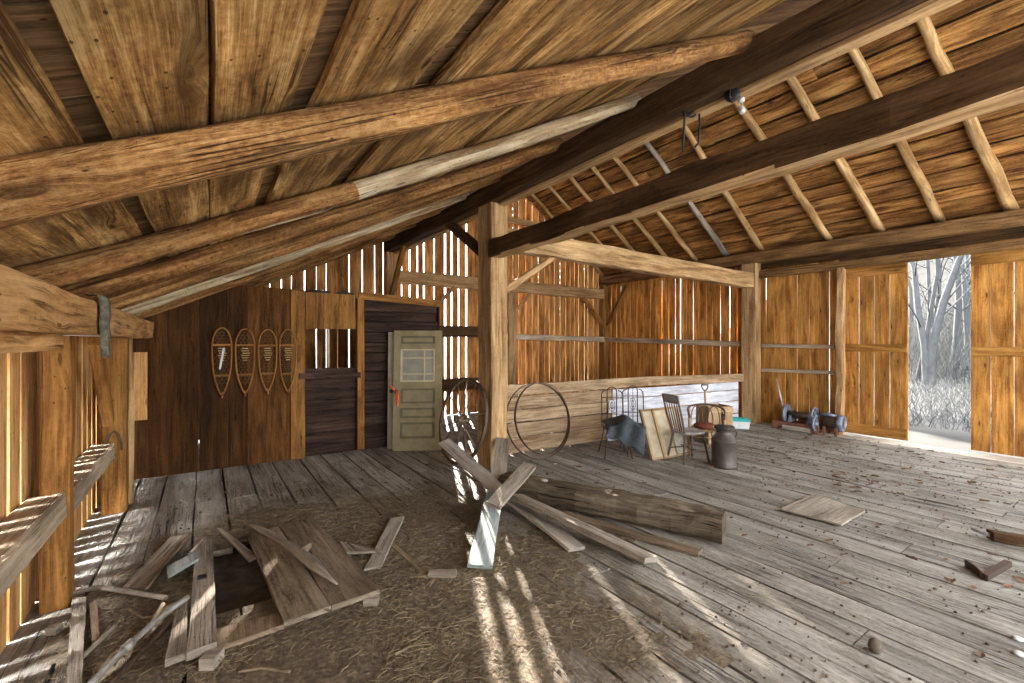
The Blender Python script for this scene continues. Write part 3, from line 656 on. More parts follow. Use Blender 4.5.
# ------------------------------------------------------------------ WAGON WHEEL against the post
def frame_from(n,up=(0,0,1)):
    n=V(n).normalized();u=V(up);y=(u-n*u.dot(n)).normalized();x=y.cross(n);return x,y,n
rw=.63
wc=V((3.17,6.03,0))
wx,wy,wn=frame_from((1,.05,-.22))
wc.z=rw*wy.z+.012
root=empty('wagon_wheel',(wc.x,wc.y,0),'old wooden spoked wagon wheel leaning on the central post','wheel')
o_=V(root.location);c=wc-o_
mb=MB();mb.tube([c+(wx*math.cos(a)+wy*math.sin(a))*rw*.972 for a in [2*PI*k/48 for k in range(48)]],.019,n=8,closed=True,squash=.8);mb.build('wooden_rim',M['brownplank'],root)
mb=MB();rings=[]
for k in range(49):
    a=2*PI*k/48;d=wx*math.cos(a)+wy*math.sin(a);rings.append([c+d*rw*1.002-wn*.022,c+d*rw*1.002+wn*.022,c+d*(rw*1.002+.008)+wn*.022,c+d*(rw*1.002+.008)-wn*.022])
mb.loft(rings,caps=False);mb.build('iron_tyre',M['rust'],root)
for k in range(14):
    a=2*PI*(k+.3)/14;d=wx*math.cos(a)+wy*math.sin(a);s0=wn*(.02 if k%2 else -.02)
    mb=MB();mb.tube([c+d*.07+s0,c+d*.20+s0*.8,c+d*rw*.95],[.0125,.011,.009],n=7,squash=.8);mb.build('spoke',M['brownplank'],root)
mb=MB();mb.lathe([(.02,-.13),(.042,-.13),(.046,-.09),(.066,-.045),(.072,0),(.066,.045),(.046,.09),(.04,.12),(.02,.12)],c,n=18,ax=wn);hb=mb.build('hub',M['brownplank'],root)
for h in (-.10,.095):
    mb=MB();mb.lathe([(.046,h-.012),(.051,h-.012),(.051,h+.012),(.046,h+.012)],c,n=18,ax=wn,caps=False);mb.build('hub_band',M['rust'],hb)
# two steel hoops on the low wall
def hoop(cu,cv,Y,r,nrm,label,th=.0075):
    x,y,n=frame_from(nrm);cc=onY(cu,cv,Y);cc.z=r*y.z+.012;mb=MB();rings=[]
    for k in range(73):
        a=2*PI*k/72;d=x*math.cos(a)+y*math.sin(a);rings.append([cc+d*r-n*.022,cc+d*r+n*.022,cc+d*(r-th)+n*.022,cc+d*(r-th)-n*.022])
    mb.loft(rings,caps=False)
    return tag(mb.build('steel_hoop',M['rust'],None,(cc.x,cc.y,0)),label,'hoop','steel tyre hoops on the low wall')
hoop(539,420,5.60,.585,(-.06,-1,.24),'nearer of two thin steel hoops leaning against the low wall')
hoop(543,420,5.78,.57,(.07,-1,.20),'farther of two thin steel hoops, flat against the low wall')
# ------------------------------------------------------------------ PLANK PILE IN THE MIDDLE
def plank(name,mat,a,b,w,t,label,cat='plank',n=10,up=(0,0,1),tone=1.0,jw=.012,taper=1.0,skew=0.0,tilt=0.0,group=None):
    a,b=V(a),V(b);d=(b-a).normalized();side=d.cross(V(up)).normalized();nn=side.cross(d).normalized()
    if tilt:
        m=Matrix.Rotation(tilt,3,d);side=m@side;nn=m@nn
    mb=MB();mb.board(a,b,side*(w/2),nn*(t/2),tone,n=n,jw=jw,jt=.004,taper=taper,skew=skew)
    loc=(a+b)/2;loc=V((loc.x,loc.y,min(a.z,b.z)))
    return tag(mb.build(name,M[mat],None,loc),label,cat,group)
# the heavy hewn log
la=fl(722,546);lb_=fl(524,503);lw_=V((lb_-la).normalized().y,0,0) if False else None
ld_=(lb_-la).normalized();ls=V((ld_.y,-ld_.x,0))
la=la+(-ls)*.0
cA=la+ls*.15+V((0,0,.122));cB=lb_+ls*.15+V((0,0,.122))+ld_*.35
mb=MB();mb.beam(cA,cB,ls*.15,V((0,0,.122)),1.0,n=22,j=.022,ch=.045)
tag(mb.build('hewn_log',M['oldlog'],None,(cA.x,cA.y,0)),'heavy weathered hewn log lying across the floor','log')
pz=.05
P1a=onY(444,441.5,5.70);P1b=fl(500,492,.14)
plank('loose_plank','palegrey',P1a,P1b,.17,.03,'sunlit pale board rising from the pile to the wagon wheel',tilt=.30,n=8)
P2a=onY(503,439,5.40);P2b=fl(496,497,.02)
plank('loose_plank','grey',P2b,P2a,.19,.03,'grey board standing up against the foot of the central post',up=(-.5,-.8,.3),n=6)
plank('loose_plank','bluegrey',fl(480,567,.03),fl(495,492,.13),.20,.03,'pale blue grey board lying flat toward the camera from the pile',n=6,tilt=.08,jw=.006,taper=.85)
plank('loose_plank','grey',fl(493,506,.24),fl(530,465.5,.34),.15,.035,'short grey board lying slantwise on top of the pile',n=5,tilt=.25)
plank('loose_plank','grey',fl(651,560,.05),fl(516,496,.18),.20,.045,'long grey plank resting on the pile, sloping down beside the hewn log',n=12,tilt=.25,jw=.02)
plank('loose_plank','palegrey',fl(577,549,.03),fl(514,501,.08),.16,.03,'short plank lying under the long grey plank',n=6,tilt=.1)
plank('loose_plank','brownplank',fl(700,553,.02),fl(560,513,.02),.10,.03,'thin dark strip on the floor along the hewn log',n=8,jw=.02)
# ------------------------------------------------------------------ LEFT DEBRIS
def quadboard(name,mat,pts,z,t,label,cat='plank',n=8,tone=1.0,jw=.008):
    """flat board through four floor points (far left, far right, near right, near left)"""
    a,b,c_,d=[fl(u,v,zz) for (u,v),zz in zip(pts,z)]
    mb=MB();rings=[]
    sd=R(0,99)
    for k in range(n+1):
        q=k/n;l=a.lerp(d,q)+(b-a).normalized()*jw*mnoise.noise((q*4,sd,0));r=b.lerp(c_,q)+(b-a).normalized()*jw*mnoise.noise((q*4,sd,7));rings.append([l-V((0,0,t)),r-V((0,0,t)),r,l])
    mb.loft(rings,tone);loc=(a+b+c_+d)/4;loc.z-=t
    return tag(mb.build(name,M[mat],None,loc),label,cat)
quadboard('lid_board','trodden',[(248,535),(278,526),(331,606),(284,621)],(.05,.05,.09,.09),.035,'left of two wide worn boards lying side by side over the floor hole',tone=.95)
quadboard('lid_board','trodden',[(279,525.5),(313,518),(380,589),(332,605.5)],(.05,.05,.09,.09),.035,'right of two wide worn boards lying side by side over the floor hole',tone=.9)
quadboard('loose_board','brownplank',[(216,629),(284,611),(284,624),(218,647)],(.045,.045,.045,.045),.03,'brown board running from the notched plank under the two lid boards',tone=1.15,n=4)
# notched plank
A=[(189,545),(209,533),(218,641),(178,661)]
quadboard('notched_plank','grey',[(196,541),(212,538),(218,641),(187,652)],(.08,.08,.10,.10),.05,'thick notched grey plank beside the floor hole',tone=1.0)
quadboard('split_board','grey',[(177,604),(188,597),(186,652),(165,660)],(.075,.075,.095,.095),.04,'short split board against the left edge of the notched plank',tone=1.1,n=5)
mb=MB();cn=fl(202,578,.085);mb.box(cn+V((-.028,-.028,0)),cn+V((.028,.028,.014)));tag(mb.build('notch_shade',M['black'],None,cn),'small black square standing in for the shaded notch of the plank','plate')  # flat black block stands in for the shade inside the notch
quadboard('loose_board','bluegrey',[(167,566),(197,551),(199,558),(168,576)],(.09,.11,.11,.09),.02,'short blue grey board on the left debris heap',n=4,tone=.85)
quadboard('loose_board','grey',[(170,537),(189,534),(146,588),(123,587)],(.03,.03,.05,.05),.02,'pale board slanting across the left debris heap',n=6,tone=1.15)
quadboard('loose_board','grey',[(72,597),(86,596),(81,700),(66,700)],(.05,.05,.05,.05),.025,'narrow board striped by daylight at the lower left edge',n=8)
quadboard('loose_board','brownplank',[(89,603),(97,603),(100,640),(92,641)],(.035,.035,.035,.035),.02,'little board stub right of the daylight striped board',n=4)
quadboard('loose_board','grey',[(217,528),(222,528),(257,556),(249,560)],(.03,.03,.03,.03),.02,'half buried pale board behind the two lid boards',n=5,tone=1.1)
quadboard('loose_board','palegrey',[(391,518),(404,516),(381,566),(364,569)],(.06,.06,.03,.03),.025,'pale board right of the lid boards, end toward the camera',n=5,tone=.85)
quadboard('loose_board','grey',[(340,541),(362,546),(384,550),(346,552)],(.07,.075,.075,.07),.02,'short board crossing the pale board right of the lid boards',n=4,tone=1.1)
quadboard('loose_board','brownplank',[(389,543),(393,541),(432,574),(427,578)],(.02,.02,.02,.02),.015,'thin dark strip half buried in the chaff',n=5)
def block(px0,px1,v,z,dy,label,mat='grey'):
    a=fl(px0,v);b_=fl(px1,v);d=(b_-a).normalized();s_=V((-d.y,d.x,0));mb=MB()
    mb.board(a+s_*dy/2+V((0,0,z/2)),b_+s_*dy/2+V((0,0,z/2)),s_*dy/2,V((0,0,z/2)),1.1,n=2,jw=.006)
    return tag(mb.build('wood_block',M[mat],None,(a+b_)/2),label,'block')
block(428,456,579,.04,.07,'small sawn block lying in the chaff left of the plank pile')
block(363,377,608,.06,.06,'tiny wood block in front of the lid boards')
block(199,213,672,.07,.10,'squared block at the lower edge under the notched plank')
block(46,55,636,.05,.05,'small scrap of wood by the low left wall')
def stick(name,mat,pts,rad,label,cat,n=9,bump=.12):
    mb=MB();mb.tube(pts,rad,n=n,bump=bump);p=V(pts[0]);return tag(mb.build(name,M[mat],None,(p.x,p.y,0)),label,cat)
def poly(pp,zz,sub=4):
    P=[fl(u,v,z) for (u,v),z in zip(pp,zz)];out=[]
    for a,b_ in zip(P[:-1],P[1:]):
        for k in range(sub): out.append(a.lerp(b_,k/sub))
    return out+[P[-1]]
stick('loose_stick','palegrey',poly([(70,594),(97,587),(130,592),(166,598)],[.04,.06,.06,.05]),.016,'long pale stick lying across the left debris heap','stick')
pl=poly([(84,690),(128,646),(160,617),(188,597)],[.05,.07,.09,.11]);stick('metal_pipe','pipe',pl,.017,'grey metal pipe with a coupling at the lower left','pipe',bump=0)
pr=bpy.data.objects['metal_pipe'];mb=MB();q=fl(128,646,.07);dd=(fl(160,617,.09)-q).normalized();mb.lathe([(.018,-.03),(.027,-.026),(.027,.026),(.018,.03)],q-pr.location,n=12,ax=dd,caps=False);mb.build('coupling',M['pipe'],pr)
stick('metal_pipe','rust',poly([(104,690),(140,653),(171,624)],[.035,.05,.06]),.016,'rusty pipe alongside the grey metal pipe','pipe',bump=0)
stick('loose_stick','grey',poly([(82,657),(100,640),(117,624)],[.03,.04,.05]),.014,'short grey stick left of the metal pipes','stick')
stick('loose_stick','brownplank',poly([(190,536),(168,560),(147,588)],[.05,.065,.07]),.010,'thin dark stick along the pale slanting board','stick')
stick('loose_stick','grey',poly([(190,553),(206,535)],[.11,.08]),.012,'short stick leaning on the blue grey board','stick')
for pp,zz,rr_,lb in (([(98,672),(112,655),(126,648)],[.02,.03,.02],.010,'thin splinter between the daylight striped board and the metal pipe'),
  ([(130,610),(143,618),(160,616)],[.03,.045,.03],.009,'short dark twig in the middle of the left debris heap'),
  ([(146,640),(152,622),(163,604)],[.03,.05,.07],.013,'grey splinter rising beside the split board'),
  ([(238,672),(262,668),(290,672)],[.015,.02,.015],.008,'thin twig on the chaff in front of the notched plank'),
  ([(395,655),(410,646),(432,644)],[.015,.02,.015],.007,'thin twig on the chaff in front of the plank pile'),
  ([(118,575),(140,566),(158,560)],[.02,.03,.02],.010,'bent twig behind the pale slanting board')):
    stick('loose_twig','brownplank',poly(pp,zz),rr_,lb,'twig',n=7,bump=.2)
# weathered split branch on the lid boards
bp=poly([(251,525),(272,535),(291,546),(315,566),(337,584)],[.10,.105,.11,.125,.11],3)
rad=[.026,.027,.028,.028,.029,.03,.034,.04,.044,.042,.034,.02,.008]
mb=MB();mb.tube(bp,rad,n=12,bump=.25,squash=.75);root=tag(mb.build('split_branch',M['grey'],None,(bp[0].x,bp[0].y,.08)),'weathered split branch lying on the two lid boards','branch')
mb=MB();k0=fl(300,552,.115)-root.location;mb.tube([k0,k0+V((.05,.01,.02)),k0+V((.085,.02,.035))],[.028,.030,.018],n=10,bump=.2);mb.build('knot_stub',M['brownplank'],root)
# ------------------------------------------------------------------ WIRE CHAIRS AND CANVAS
def wire_chair(cu,cv,label,rz):
    p=fl(cu,cv);root=empty('wire_chair',p,label,'chair','wire garden chairs by the low wall',rz)
    # local: x across, y towards the back
    W,Hs,Hb,Dp=.17,.44,1.06,.36
    r=.0095
    def rod(pts,rr=r,nm='rod'): mb_.tube(pts,rr,n=6)
    mb_=MB();arch=[(-W,Dp/2,Hs)]
    for k in range(3): arch.append((-W,Dp/2+.01*(k+1),Hs+(k+1)*.15))
    for k in range(7):
        a=PI-k*PI/2/6;arch.append((-W+.07+.07*math.cos(a),Dp/2+.05,Hb-.13+.07*math.sin(a)))
    rod(arch);rod([(-x,y,z) for x,y,z in arch])
    top=[(-W*.45,Dp/2+.04,Hs)]+[(-W*.45,Dp/2+.05,Hb-.10)]+[(W*.45*math.cos(PI-k*PI/8),Dp/2+.05,Hb-.07+.07*math.sin(k*PI/8)) for k in range(9)]+[(W*.45,Dp/2+.04,Hs)]
    rod(top)
    rod([(-W,Dp/2+.045,Hb-.17),(W,Dp/2+.045,Hb-.17)],.006)
    rod([(0,Dp/2+.04,Hs),(0,Dp/2+.05,Hb-.01)],.005)
    for cx_,cz,rx_,rz_ in ((0,Hb-.30,.05,.10),(0,Hb-.30,.022,.06)):
        rod([(cx_+rx_*math.cos(a),Dp/2+.047,cz+rz_*math.sin(a)) for a in [2*PI*k/16 for k in range(17)]],.005)
    rod([(-W,Dp/2+.03,Hs+.18),(W,Dp/2+.03,Hs+.18)],.006)
    mb_.build('wire_back',M['iron'],root)
    mb=MB()
    ring=[(W*1.05*math.copysign(abs(math.cos(a))**.6,math.cos(a)),Dp/2*math.copysign(abs(math.sin(a))**.6,math.sin(a)),Hs) for a in [2*PI*k/28 for k in range(28)]]
    mb.tube(ring,.010,n=6,closed=True)
    for k in range(-4,5): mb.board((k*.036,-Dp/2+.01,Hs+.004),(k*.036,Dp/2-.01,Hs+.004),(.012,0,0),(0,0,.003))
    mb.build('seat',M['iron'],root)
    for sx in (-1,1):
        for sy in (-1,1):
            mb=MB();mb.tube([(sx*W*.85,sy*Dp*.40,Hs),(sx*W*1.0,sy*Dp*.5,.22),(sx*W*1.25,sy*Dp*.68,.006)],[.010,.009,.009],n=6);mb.build('leg',M['iron'],root)
    return root
RZC=-TH
wire_chair(615,455.5,'wire chair on the left of the pair, its near legs in view',RZC)
wire_chair(636.5,452.5,'wire chair on the right of the pair, under the canvas',RZC)
# the canvas slung over both seats
cf=V((SN,CS,0));cr_=V((CS,-SN,0))
def cam_pt(u,v,t): 
    a=(u-U0)/F;b=(V0-v)/F;return V((t*(SN+a*CS),t*(CS-a*SN),H+t*b))
rows=[]
NU,NV=20,18
for i in range(NU+1):
    p=i/NU;row=[]
    for j in range(NV+1):
        q=j/NV
        # upper edge over the seats, lower edge hanging, lowest at the right
        ut=602.5+38*p;vt=424-5*math.sin(PI*p)+1.5*math.sin(p*9);tt=7.12-.30*p
        ub=605+39*p;vb=437+ (19*p**1.4)+1.5*math.sin(p*14)
        if q<.32:
            k=q/.32;row.append(cam_pt(ut,vt,tt)+cf*(.12*(1-k)-.30*k)+V((0,0,.03-.02*k+.02*math.sin(p*11+q*7))))
        else:
            k=(q-.32)/.68;a=cam_pt(ut,vt,tt)+cf*(-.30)+V((0,0,.01));b_=cam_pt(ub,vb,6.72-.12*p)
            row.append(a.lerp(b_,k)-cf*(.02*math.sin(k*3)+.025*math.sin(p*16+2*k))+V((0,0,.01*math.sin(p*20))))
    rows.append(row)
mb=MB();mb.loft(rows,closed=False,caps=False,smooth=True)
cv=mb.build('canvas_sheet',M['canvas']);tag(cv,'blue grey canvas sheet draped over the wire chairs','cloth')
sm=cv.modifiers.new('thickness','SOLIDIFY');sm.thickness=.006
# three framed boards leaning left
def lean_panel(ub,vb,hgt,wid,lean,label,yaw,face='cream'):
    b0=fl(ub,vb);e=(cf*math.cos(yaw)+cr_*math.sin(yaw)).normalized();nrm=V((e.y,-e.x,0))
    if nrm.dot(cr_)>0: nrm=-nrm          # the face looks left towards the wire chairs... its top tips that way
    up_=(V((0,0,1))*math.cos(lean)+nrm*math.sin(lean)).normalized();ny=e.cross(up_).normalized()
    root=empty('leaning_panel',b0,label,'panel','cream panels leaning in a row')
    fr=.035;mb=MB();O=V((0,0,0))
    for x0,x1,z0,z1 in ((0,wid,0,fr),(0,wid,hgt-fr,hgt),(0,fr,fr,hgt-fr),(wid-fr,wid,fr,hgt-fr)): bx(mb,O,e,up_,ny,x0,x1,z0,z1,-.018,.018)
    mb.build('wooden_rim',M['crate'],root)
    mb=MB();bx(mb,O,e,up_,ny,fr*.5,wid-fr*.5,fr*.5,hgt-fr*.5,-.010,.010);mb.build('panel_face',M[face],root)
lean_panel(652,460.5,.78,.30,.36,'first cream framed panel, leaning on the canvas covered chair',1.10)
lean_panel(664,459,.78,.30,.36,'middle cream framed panel in the leaning row',1.10)
lean_panel(675,456.5,.78,.30,.36,'stained pale panel nearest the spindle chair',1.10,'stainpaper')
# ------------------------------------------------------------------ SPINDLE CHAIR (faces right)
p=fl(688,460.5);root=empty('spindle_chair',p,'dark spindle-back chair with a worn pale top rail, facing right','chair',None,-TH+.25)
def seat_outline(W,D,n=28): return [(W*math.copysign(abs(math.cos(a))**.7,math.cos(a)),D*math.copysign(abs(math.sin(a))**.7,math.sin(a))) for a in [2*PI*k/n for k in range(n)]]
mb=MB();so=seat_outline(.22,.21)
mb.loft([[(x*.94,y*.94,.425) for x,y in so],[(x,y,.44) for x,y in so],[(x,y,.455) for x,y in so],[(x*.95,y*.95,.463) for x,y in so],[(x*.5,y*.5,.455) for x,y in so]],1.0);mb.build('seat',M['chairgrey'],root)
for sx,sy in ((-1,-1),(-1,1),(1,-1),(1,1)):
    mb=MB();mb.tube([(sx*.15,sy*.14,.43),(sx*.17,sy*.16,.30),(sx*.185,sy*.175,.2),(sx*.215,sy*.20,0.0)],[.014,.02,.017,.013],n=8);mb.build('leg',M['chairwood'],root)
for sy in (-1,1):
    mb=MB();mb.tube([(-.19,sy*.178,.17),(.19,sy*.178,.17)],.009,n=6);mb.build('stretcher',M['chairwood'],root)
mb=MB();mb.tube([(-.0,-.175,.20),(0,.175,.20)],.009,n=6);mb.build('stretcher',M['chairwood'],root)
for sy in (-1,1):
    mb=MB();mb.tube([(-.17,sy*.16,.45),(-.24,sy*.185,.70),(-.315,sy*.19,1.0)],[.015,.017,.013],n=8);mb.build('back_post',M['chairwood'],root)
for k in range(5):
    y=-.11+k*.055;mb=MB();mb.tube([(-.18,y,.455),(-.235,y*1.1,.68),(-.29,y*1.15,.90)],[.008,.010,.007],n=6);mb.build('spindle',M['chairwood'],root)
mb=MB();rr=[]
for k in range(9):
    q=-1+k/4;cx_=-.295-.02*(1-q*q);rr.append([(cx_,q*.20,.885),(cx_+.016,q*.20,.885),(cx_+.006,q*.20,1.005+.01*(1-q*q)),(cx_-.012,q*.20,1.005+.01*(1-q*q))])
mb.loft(rr);mb.build('top_rail',M['chairgrey'],root)
# ------------------------------------------------------------------ BENT STICK ARMCHAIR behind it
p=fl(706,454);root=empty('armchair',p,'bent-stick armchair with looped sides, behind the spindle chair','chair',None,-TH-.35)
mb=MB();so=seat_outline(.25,.22)
for k in range(-5,6): mb.board((k*.045,-.21,.40),(k*.045,.21,.40),(.019,0,0),(0,0,.008))
mb.tube([(x,y,.40) for x,y in so],.014,n=7,closed=True);mb.build('seat',M['bent'],root)
for sx,sy,hh in ((-1,-1,.66),(1,-1,.66),(-1,1,.74),(1,1,.74)):
    mb=MB();mb.tube([(sx*.25,sy*.21,hh),(sx*.245,sy*.205,.4),(sx*.25,sy*.21,0)],[.015,.016,.015],n=8,bump=.08);mb.build('leg',M['bent'],root)
rail=[(-.25,-.23,.60)]+[(-.26,-.22,.66),(-.27,-.05,.69)]+[(.27*math.cos(PI-k*PI/12),.08+.20*math.sin(k*PI/12),.70+.06*math.sin(k*PI/12)) for k in range(13)]+[(.27,-.05,.69),(.26,-.22,.66),(.25,-.23,.60)]
mb=MB();mb.tube(rail,.017,n=8,bump=.06);mb.build('arm_rail',M['chairwood'],root)
def loop_at(a,b_,z0,z1):
    a,b_=V(a),V(b_);m=(a+b_)/2;hw=(b_-a)/2;out=[]
    for k in range(17):
        t_=PI*k/16;out.append(m-hw*math.cos(t_)+V((0,0,z0+(z1-z0)*math.sin(t_)**.7)))
    return out
for sx in (-1,1):
    for y0,y1 in ((-.2,-.04),(-.08,.08),(.04,.20)):
        mb=MB();mb.tube(loop_at((sx*.25,y0,0),(sx*.25,y1,0),.41,.66),.009,n=6);mb.build('side_loop',M['chairwood'],root)
for x0,x1 in ((-.22,-.04),(-.12,.12),(.04,.22)):
    mb=MB();mb.tube(loop_at((x0,.225,0),(x1,.225,0),.41,.74),.009,n=6);mb.build('back_loop',M['chairwood'],root)
for z in (.14,.24):
    for sx in (-1,1):
        mb=MB();mb.tube([(sx*.25,-.21,z),(sx*.25,.21,z)],.010,n=6);mb.build('stretcher',M['bent'],root)
for z in (.18,.30):
    mb=MB();mb.tube([(-.25,-.21,z),(.25,-.21,z)],.010,n=6);mb.build('stretcher',M['bent'],root)
pc=fl(706,454);mb=MB();mb.lathe([(.005,.41),(.12,.412),(.16,.43),(.165,.46),(.13,.49),(.06,.50),(.005,.50)],(0,.03,0),n=20)
o=mb.build('seat_cushion',M['cushion']);o.location=(pc.x,pc.y,.0);tag(o,'round rust-red cushion on the seat of the bent-stick armchair','cushion')
# crate with the spade
p=fl(719,444.5)+cf*.2;root=empty('tall_crate',p,'tall tan wooden crate behind the milk can, holding a spade','crate',None,-TH+.15)
for nm,(lo,hi) in (('side_board',((-.23,-.20,0),(-.21,.20,.66))),('side_board',((.21,-.20,0),(.23,.20,.66))),('front_board',((-.21,-.20,0),(.21,-.18,.66))),('back_board',((-.21,.18,0),(.21,.20,.66))),('bottom_board',((-.21,-.18,0.0),(.21,.18,.02)))):
    mb=MB();mb.box(lo,hi,1.0);mb.build(nm,M['crate'],root)
mb=MB()
for z in (.05,.60): mb.board((-.235,-.21,z),(.235,-.21,z),(0,0,.035),(0,.009,0),1.1)
mb.build('batten',M['crate'],root)
sb=p+cr_*(-.13)-cf*.02+V((0,0,.05));stp=cam_pt(705,391,8.05);dd=(stp-sb).normalized()
root=empty('spade',sb,'D-handled spade standing in the tall crate','spade')
mb=MB();mb.tube([V((0,0,0))+dd*.24,(stp-sb)*.7,(stp-sb)],[.02,.019,.017],n=10);mb.build('shaft',M['bent'],root)
e=cr_;g0=(stp-sb)
mb=MB();mb.tube([g0,g0+dd*.03-e*.035,g0+dd*.08-e*.055,g0+dd*.11-e*.05],.011,n=8);mb.tube([g0,g0+dd*.03+e*.035,g0+dd*.08+e*.055,g0+dd*.11+e*.05],.011,n=8);mb.tube([g0+dd*.11-e*.06,g0+dd*.11+e*.06],.013,n=8);mb.build('d_handle',M['chairwood'],root)
mb=MB();rr=[]
for k in range(6):
    q=k/5;w=.085*(1-.25*q**3);c_=dd*(.27-.27*q);rr.append([c_-e*w+cf*.0,c_+cf*.02,c_+e*w,c_+cf*.017])
mb.loft(rr);mb.build('blade',M['rust'],root)
# milk can
p=fl(724,466.5);root=empty('milk_can',p,'dull grey metal milk can standing on the open floor','milk can')
Rb=.175
mb=MB();mb.lathe([(.002,.012),(Rb-.012,.012),(Rb-.004,0),(Rb,.01),(Rb,.03),(Rb-.006,.04),(Rb-.006,.36),(Rb,.37),(Rb,.385),(Rb-.008,.39),(Rb-.03,.43),(Rb-.055,.465),(.108,.485),(.106,.53),(.125,.545),(.142,.56),(.142,.57),(.12,.572),(.1,.55)],n=32,caps=False);mb.build('can_body',M['can'],root)
mb=MB();mb.lathe([(.002,.60),(.05,.60),(.055,.585),(.11,.58),(.135,.585),(.14,.577),(.105,.565),(.1,.54)],n=28,caps=False);mb.build('can_lid',M['can'],root)
for sx in (-1,1):
    mb=MB();hp=[V((sx*(.115),0,.50)),V((sx*.16,0,.525)),V((sx*.185,0,.48)),V((sx*.165,0,.415))];hp=[cr_*q.x+V((0,0,q.z)) for q in hp];mb.tube(hp,.009,n=7);mb.build('handle',M['can'],root)
# white box with teal lid
p=fl(740,428);root=empty('storage_box',p,'small white box with a teal lid at the foot of the right wall','box',None,-TH-.3)
mb=MB();mb.loft([[(-.15,-.10,0),(.15,-.10,0),(.15,.10,0),(-.15,.10,0)],[(-.17,-.12,.15),(.17,-.12,.15),(.17,.12,.15),(-.17,.12,.15)]]);mb.build('box_body',M['white'],root)
mb=MB();mb.loft([[(-.18,-.13,.15),(.18,-.13,.15),(.18,.13,.15),(-.18,.13,.15)],[(-.18,-.13,.175),(.18,-.13,.175),(.18,.13,.175),(-.18,.13,.175)],[(-.14,-.09,.215),(.14,-.09,.215),(.14,.09,.215),(-.14,.09,.215)]]);mb.build('lid',M['teal'],root)
# ------------------------------------------------------------------ WINCH by the right wall
p=fl(805,433);p.x-=.0;root=empty('hoist_winch',p,'old blue grey hoist winch on a red-brown timber frame by the right wall','winch',None,-PI/2+.05)
# local x runs along the wall (towards the camera), y into the room is -y... z up
def wb(nm,mat,f):
    mb=MB();f(mb);return mb.build(nm,M[mat],root)
wb('base_rail','redframe',lambda m:m.box((-.62,.02,.06),(.22,.11,.16)))
wb('base_rail','redframe',lambda m:m.box((-.62,.36,.06),(.22,.45,.16)))
wb('cross_rail','redframe',lambda m:m.box((-.62,.02,0.0),(-.53,.45,.06)))
wb('cross_rail','redframe',lambda m:m.box((.12,.02,0.0),(.21,.45,.06)))
wb('base_plank','palegrey',lambda m:m.box((-.42,.0,.02),(.10,.02,.10)))
wb('drum','iron',lambda m:m.lathe([(.01,-.40),(.075,-.40),(.075,.05),(.01,.05)],(0,.235,.30),n=22,ax=(1,0,0)))
fl_=wb('drum_flange','blueiron',lambda m:m.lathe([(.02,-.02),(.19,-.02),(.20,0),(.19,.02),(.02,.02)],(-.42,.235,.31),n=30,ax=(1,0,0)))
wb('lever','steel',lambda m:m.tube([(-.46,.20,.30),(-.52,.19,.62),(-.60,.17,1.02)],[.018,.015,.013],n=8))
def gear(m,c,r):
    c=V(c);m.tube([c+V((0,math.cos(a)*r,math.sin(a)*r)) for a in [2*PI*k/28 for k in range(28)]],.022,n=8,closed=True)
    for k in range(6):
        a=2*PI*k/6;m.tube([c,c+V((0,math.cos(a)*r,math.sin(a)*r))],.014,n=6)
    m.lathe([(.01,-.05),(.045,-.05),(.045,.05),(.01,.05)],c,n=14,ax=(1,0,0))
wb('gear_wheel','blueiron',lambda m:gear(m,(.10,.20,.32),.165))
wb('gear_wheel','blueiron',lambda m:gear(m,(.17,.02,.20),.12))
wb('bearing_stand','blueiron',lambda m:m.loft([[(-.02,.1,.16),(.06,.1,.16),(.06,.37,.16),(-.02,.37,.16)],[(0,.18,.36),(.04,.18,.36),(.04,.29,.36),(0,.29,.36)]]))
wb('bearing_stand','blueiron',lambda m:m.loft([[(-.36,.1,.16),(-.30,.1,.16),(-.30,.37,.16),(-.36,.37,.16)],[(-.35,.2,.38),(-.31,.2,.38),(-.31,.27,.38),(-.35,.27,.38)]]))
wb('motor_case','iron',lambda m:m.lathe([(.01,.24),(.10,.24),(.125,.28),(.13,.46),(.115,.50),(.01,.50)],(0,.22,.24),n=26,ax=(1,0,0)))
wb('motor_end_ring','blueiron',lambda m:m.lathe([(.10,.50),(.15,.49),(.16,.52),(.155,.58),(.115,.59),(.10,.55)],(0,.22,.24),n=28,ax=(1,0,0),caps=False))
wb('motor_hood','blueiron',lambda m:m.tube([(.20,.22,.36),(.32,.22,.385),(.46,.22,.36)],[.03,.045,.03],n=10))
for x in (.14,.30,.50): wb('support_leg','redframe',lambda m:m.box((x-.02,.05,0),(x+.02,.09,.17)))
for x in (.30,.50): wb('support_leg','redframe',lambda m:m.box((x-.02,.30,0),(x+.02,.34,.14)))
# ------------------------------------------------------------------ RIGHT FLOOR ODDMENTS
quadboard('thin_panel','grey',[(814.6,494),(865,510.5),(841.5,524.5),(779.5,508.5)],(.03,.03,.03,.03),.014,'thin square panel lying flat on the open floor',cat='panel',n=4,jw=.003,tone=1.05)
p=fl(984,580)
mb=MB()
def arm(a,b_,w,h):
    a,b_=V(a),V(b_);d=(b_-a).normalized();s_=V((-d.y,d.x,0));mb.board(a,b_,s_*w,V((0,0,h)),1.0,n=4,jw=.004)
A0=fl(966,568)-p;A1=fl(984,580)-p;A2=fl(1008,567)-p
mb.board(A0+V((0,0,.03)),A1+V((0,0,.025)),V((.02,.012,.0)),V((0,0,.025)),n=3);mb.board(A1+V((0,0,.02)),A2+V((0,0,.03)),V((.0,.022,0)),V((0,0,.022)),n=3);mb.tube([A0+V((0,0,.06)),A0.lerp(A1,.5)+V((0,0,.055)),A1+V((0,0,.04))],.012,n=6)
o=mb.build('iron_bracket',M['iron']);o.location=p;tag(o,'bent dark iron bracket lying on the floor at the right','bracket')
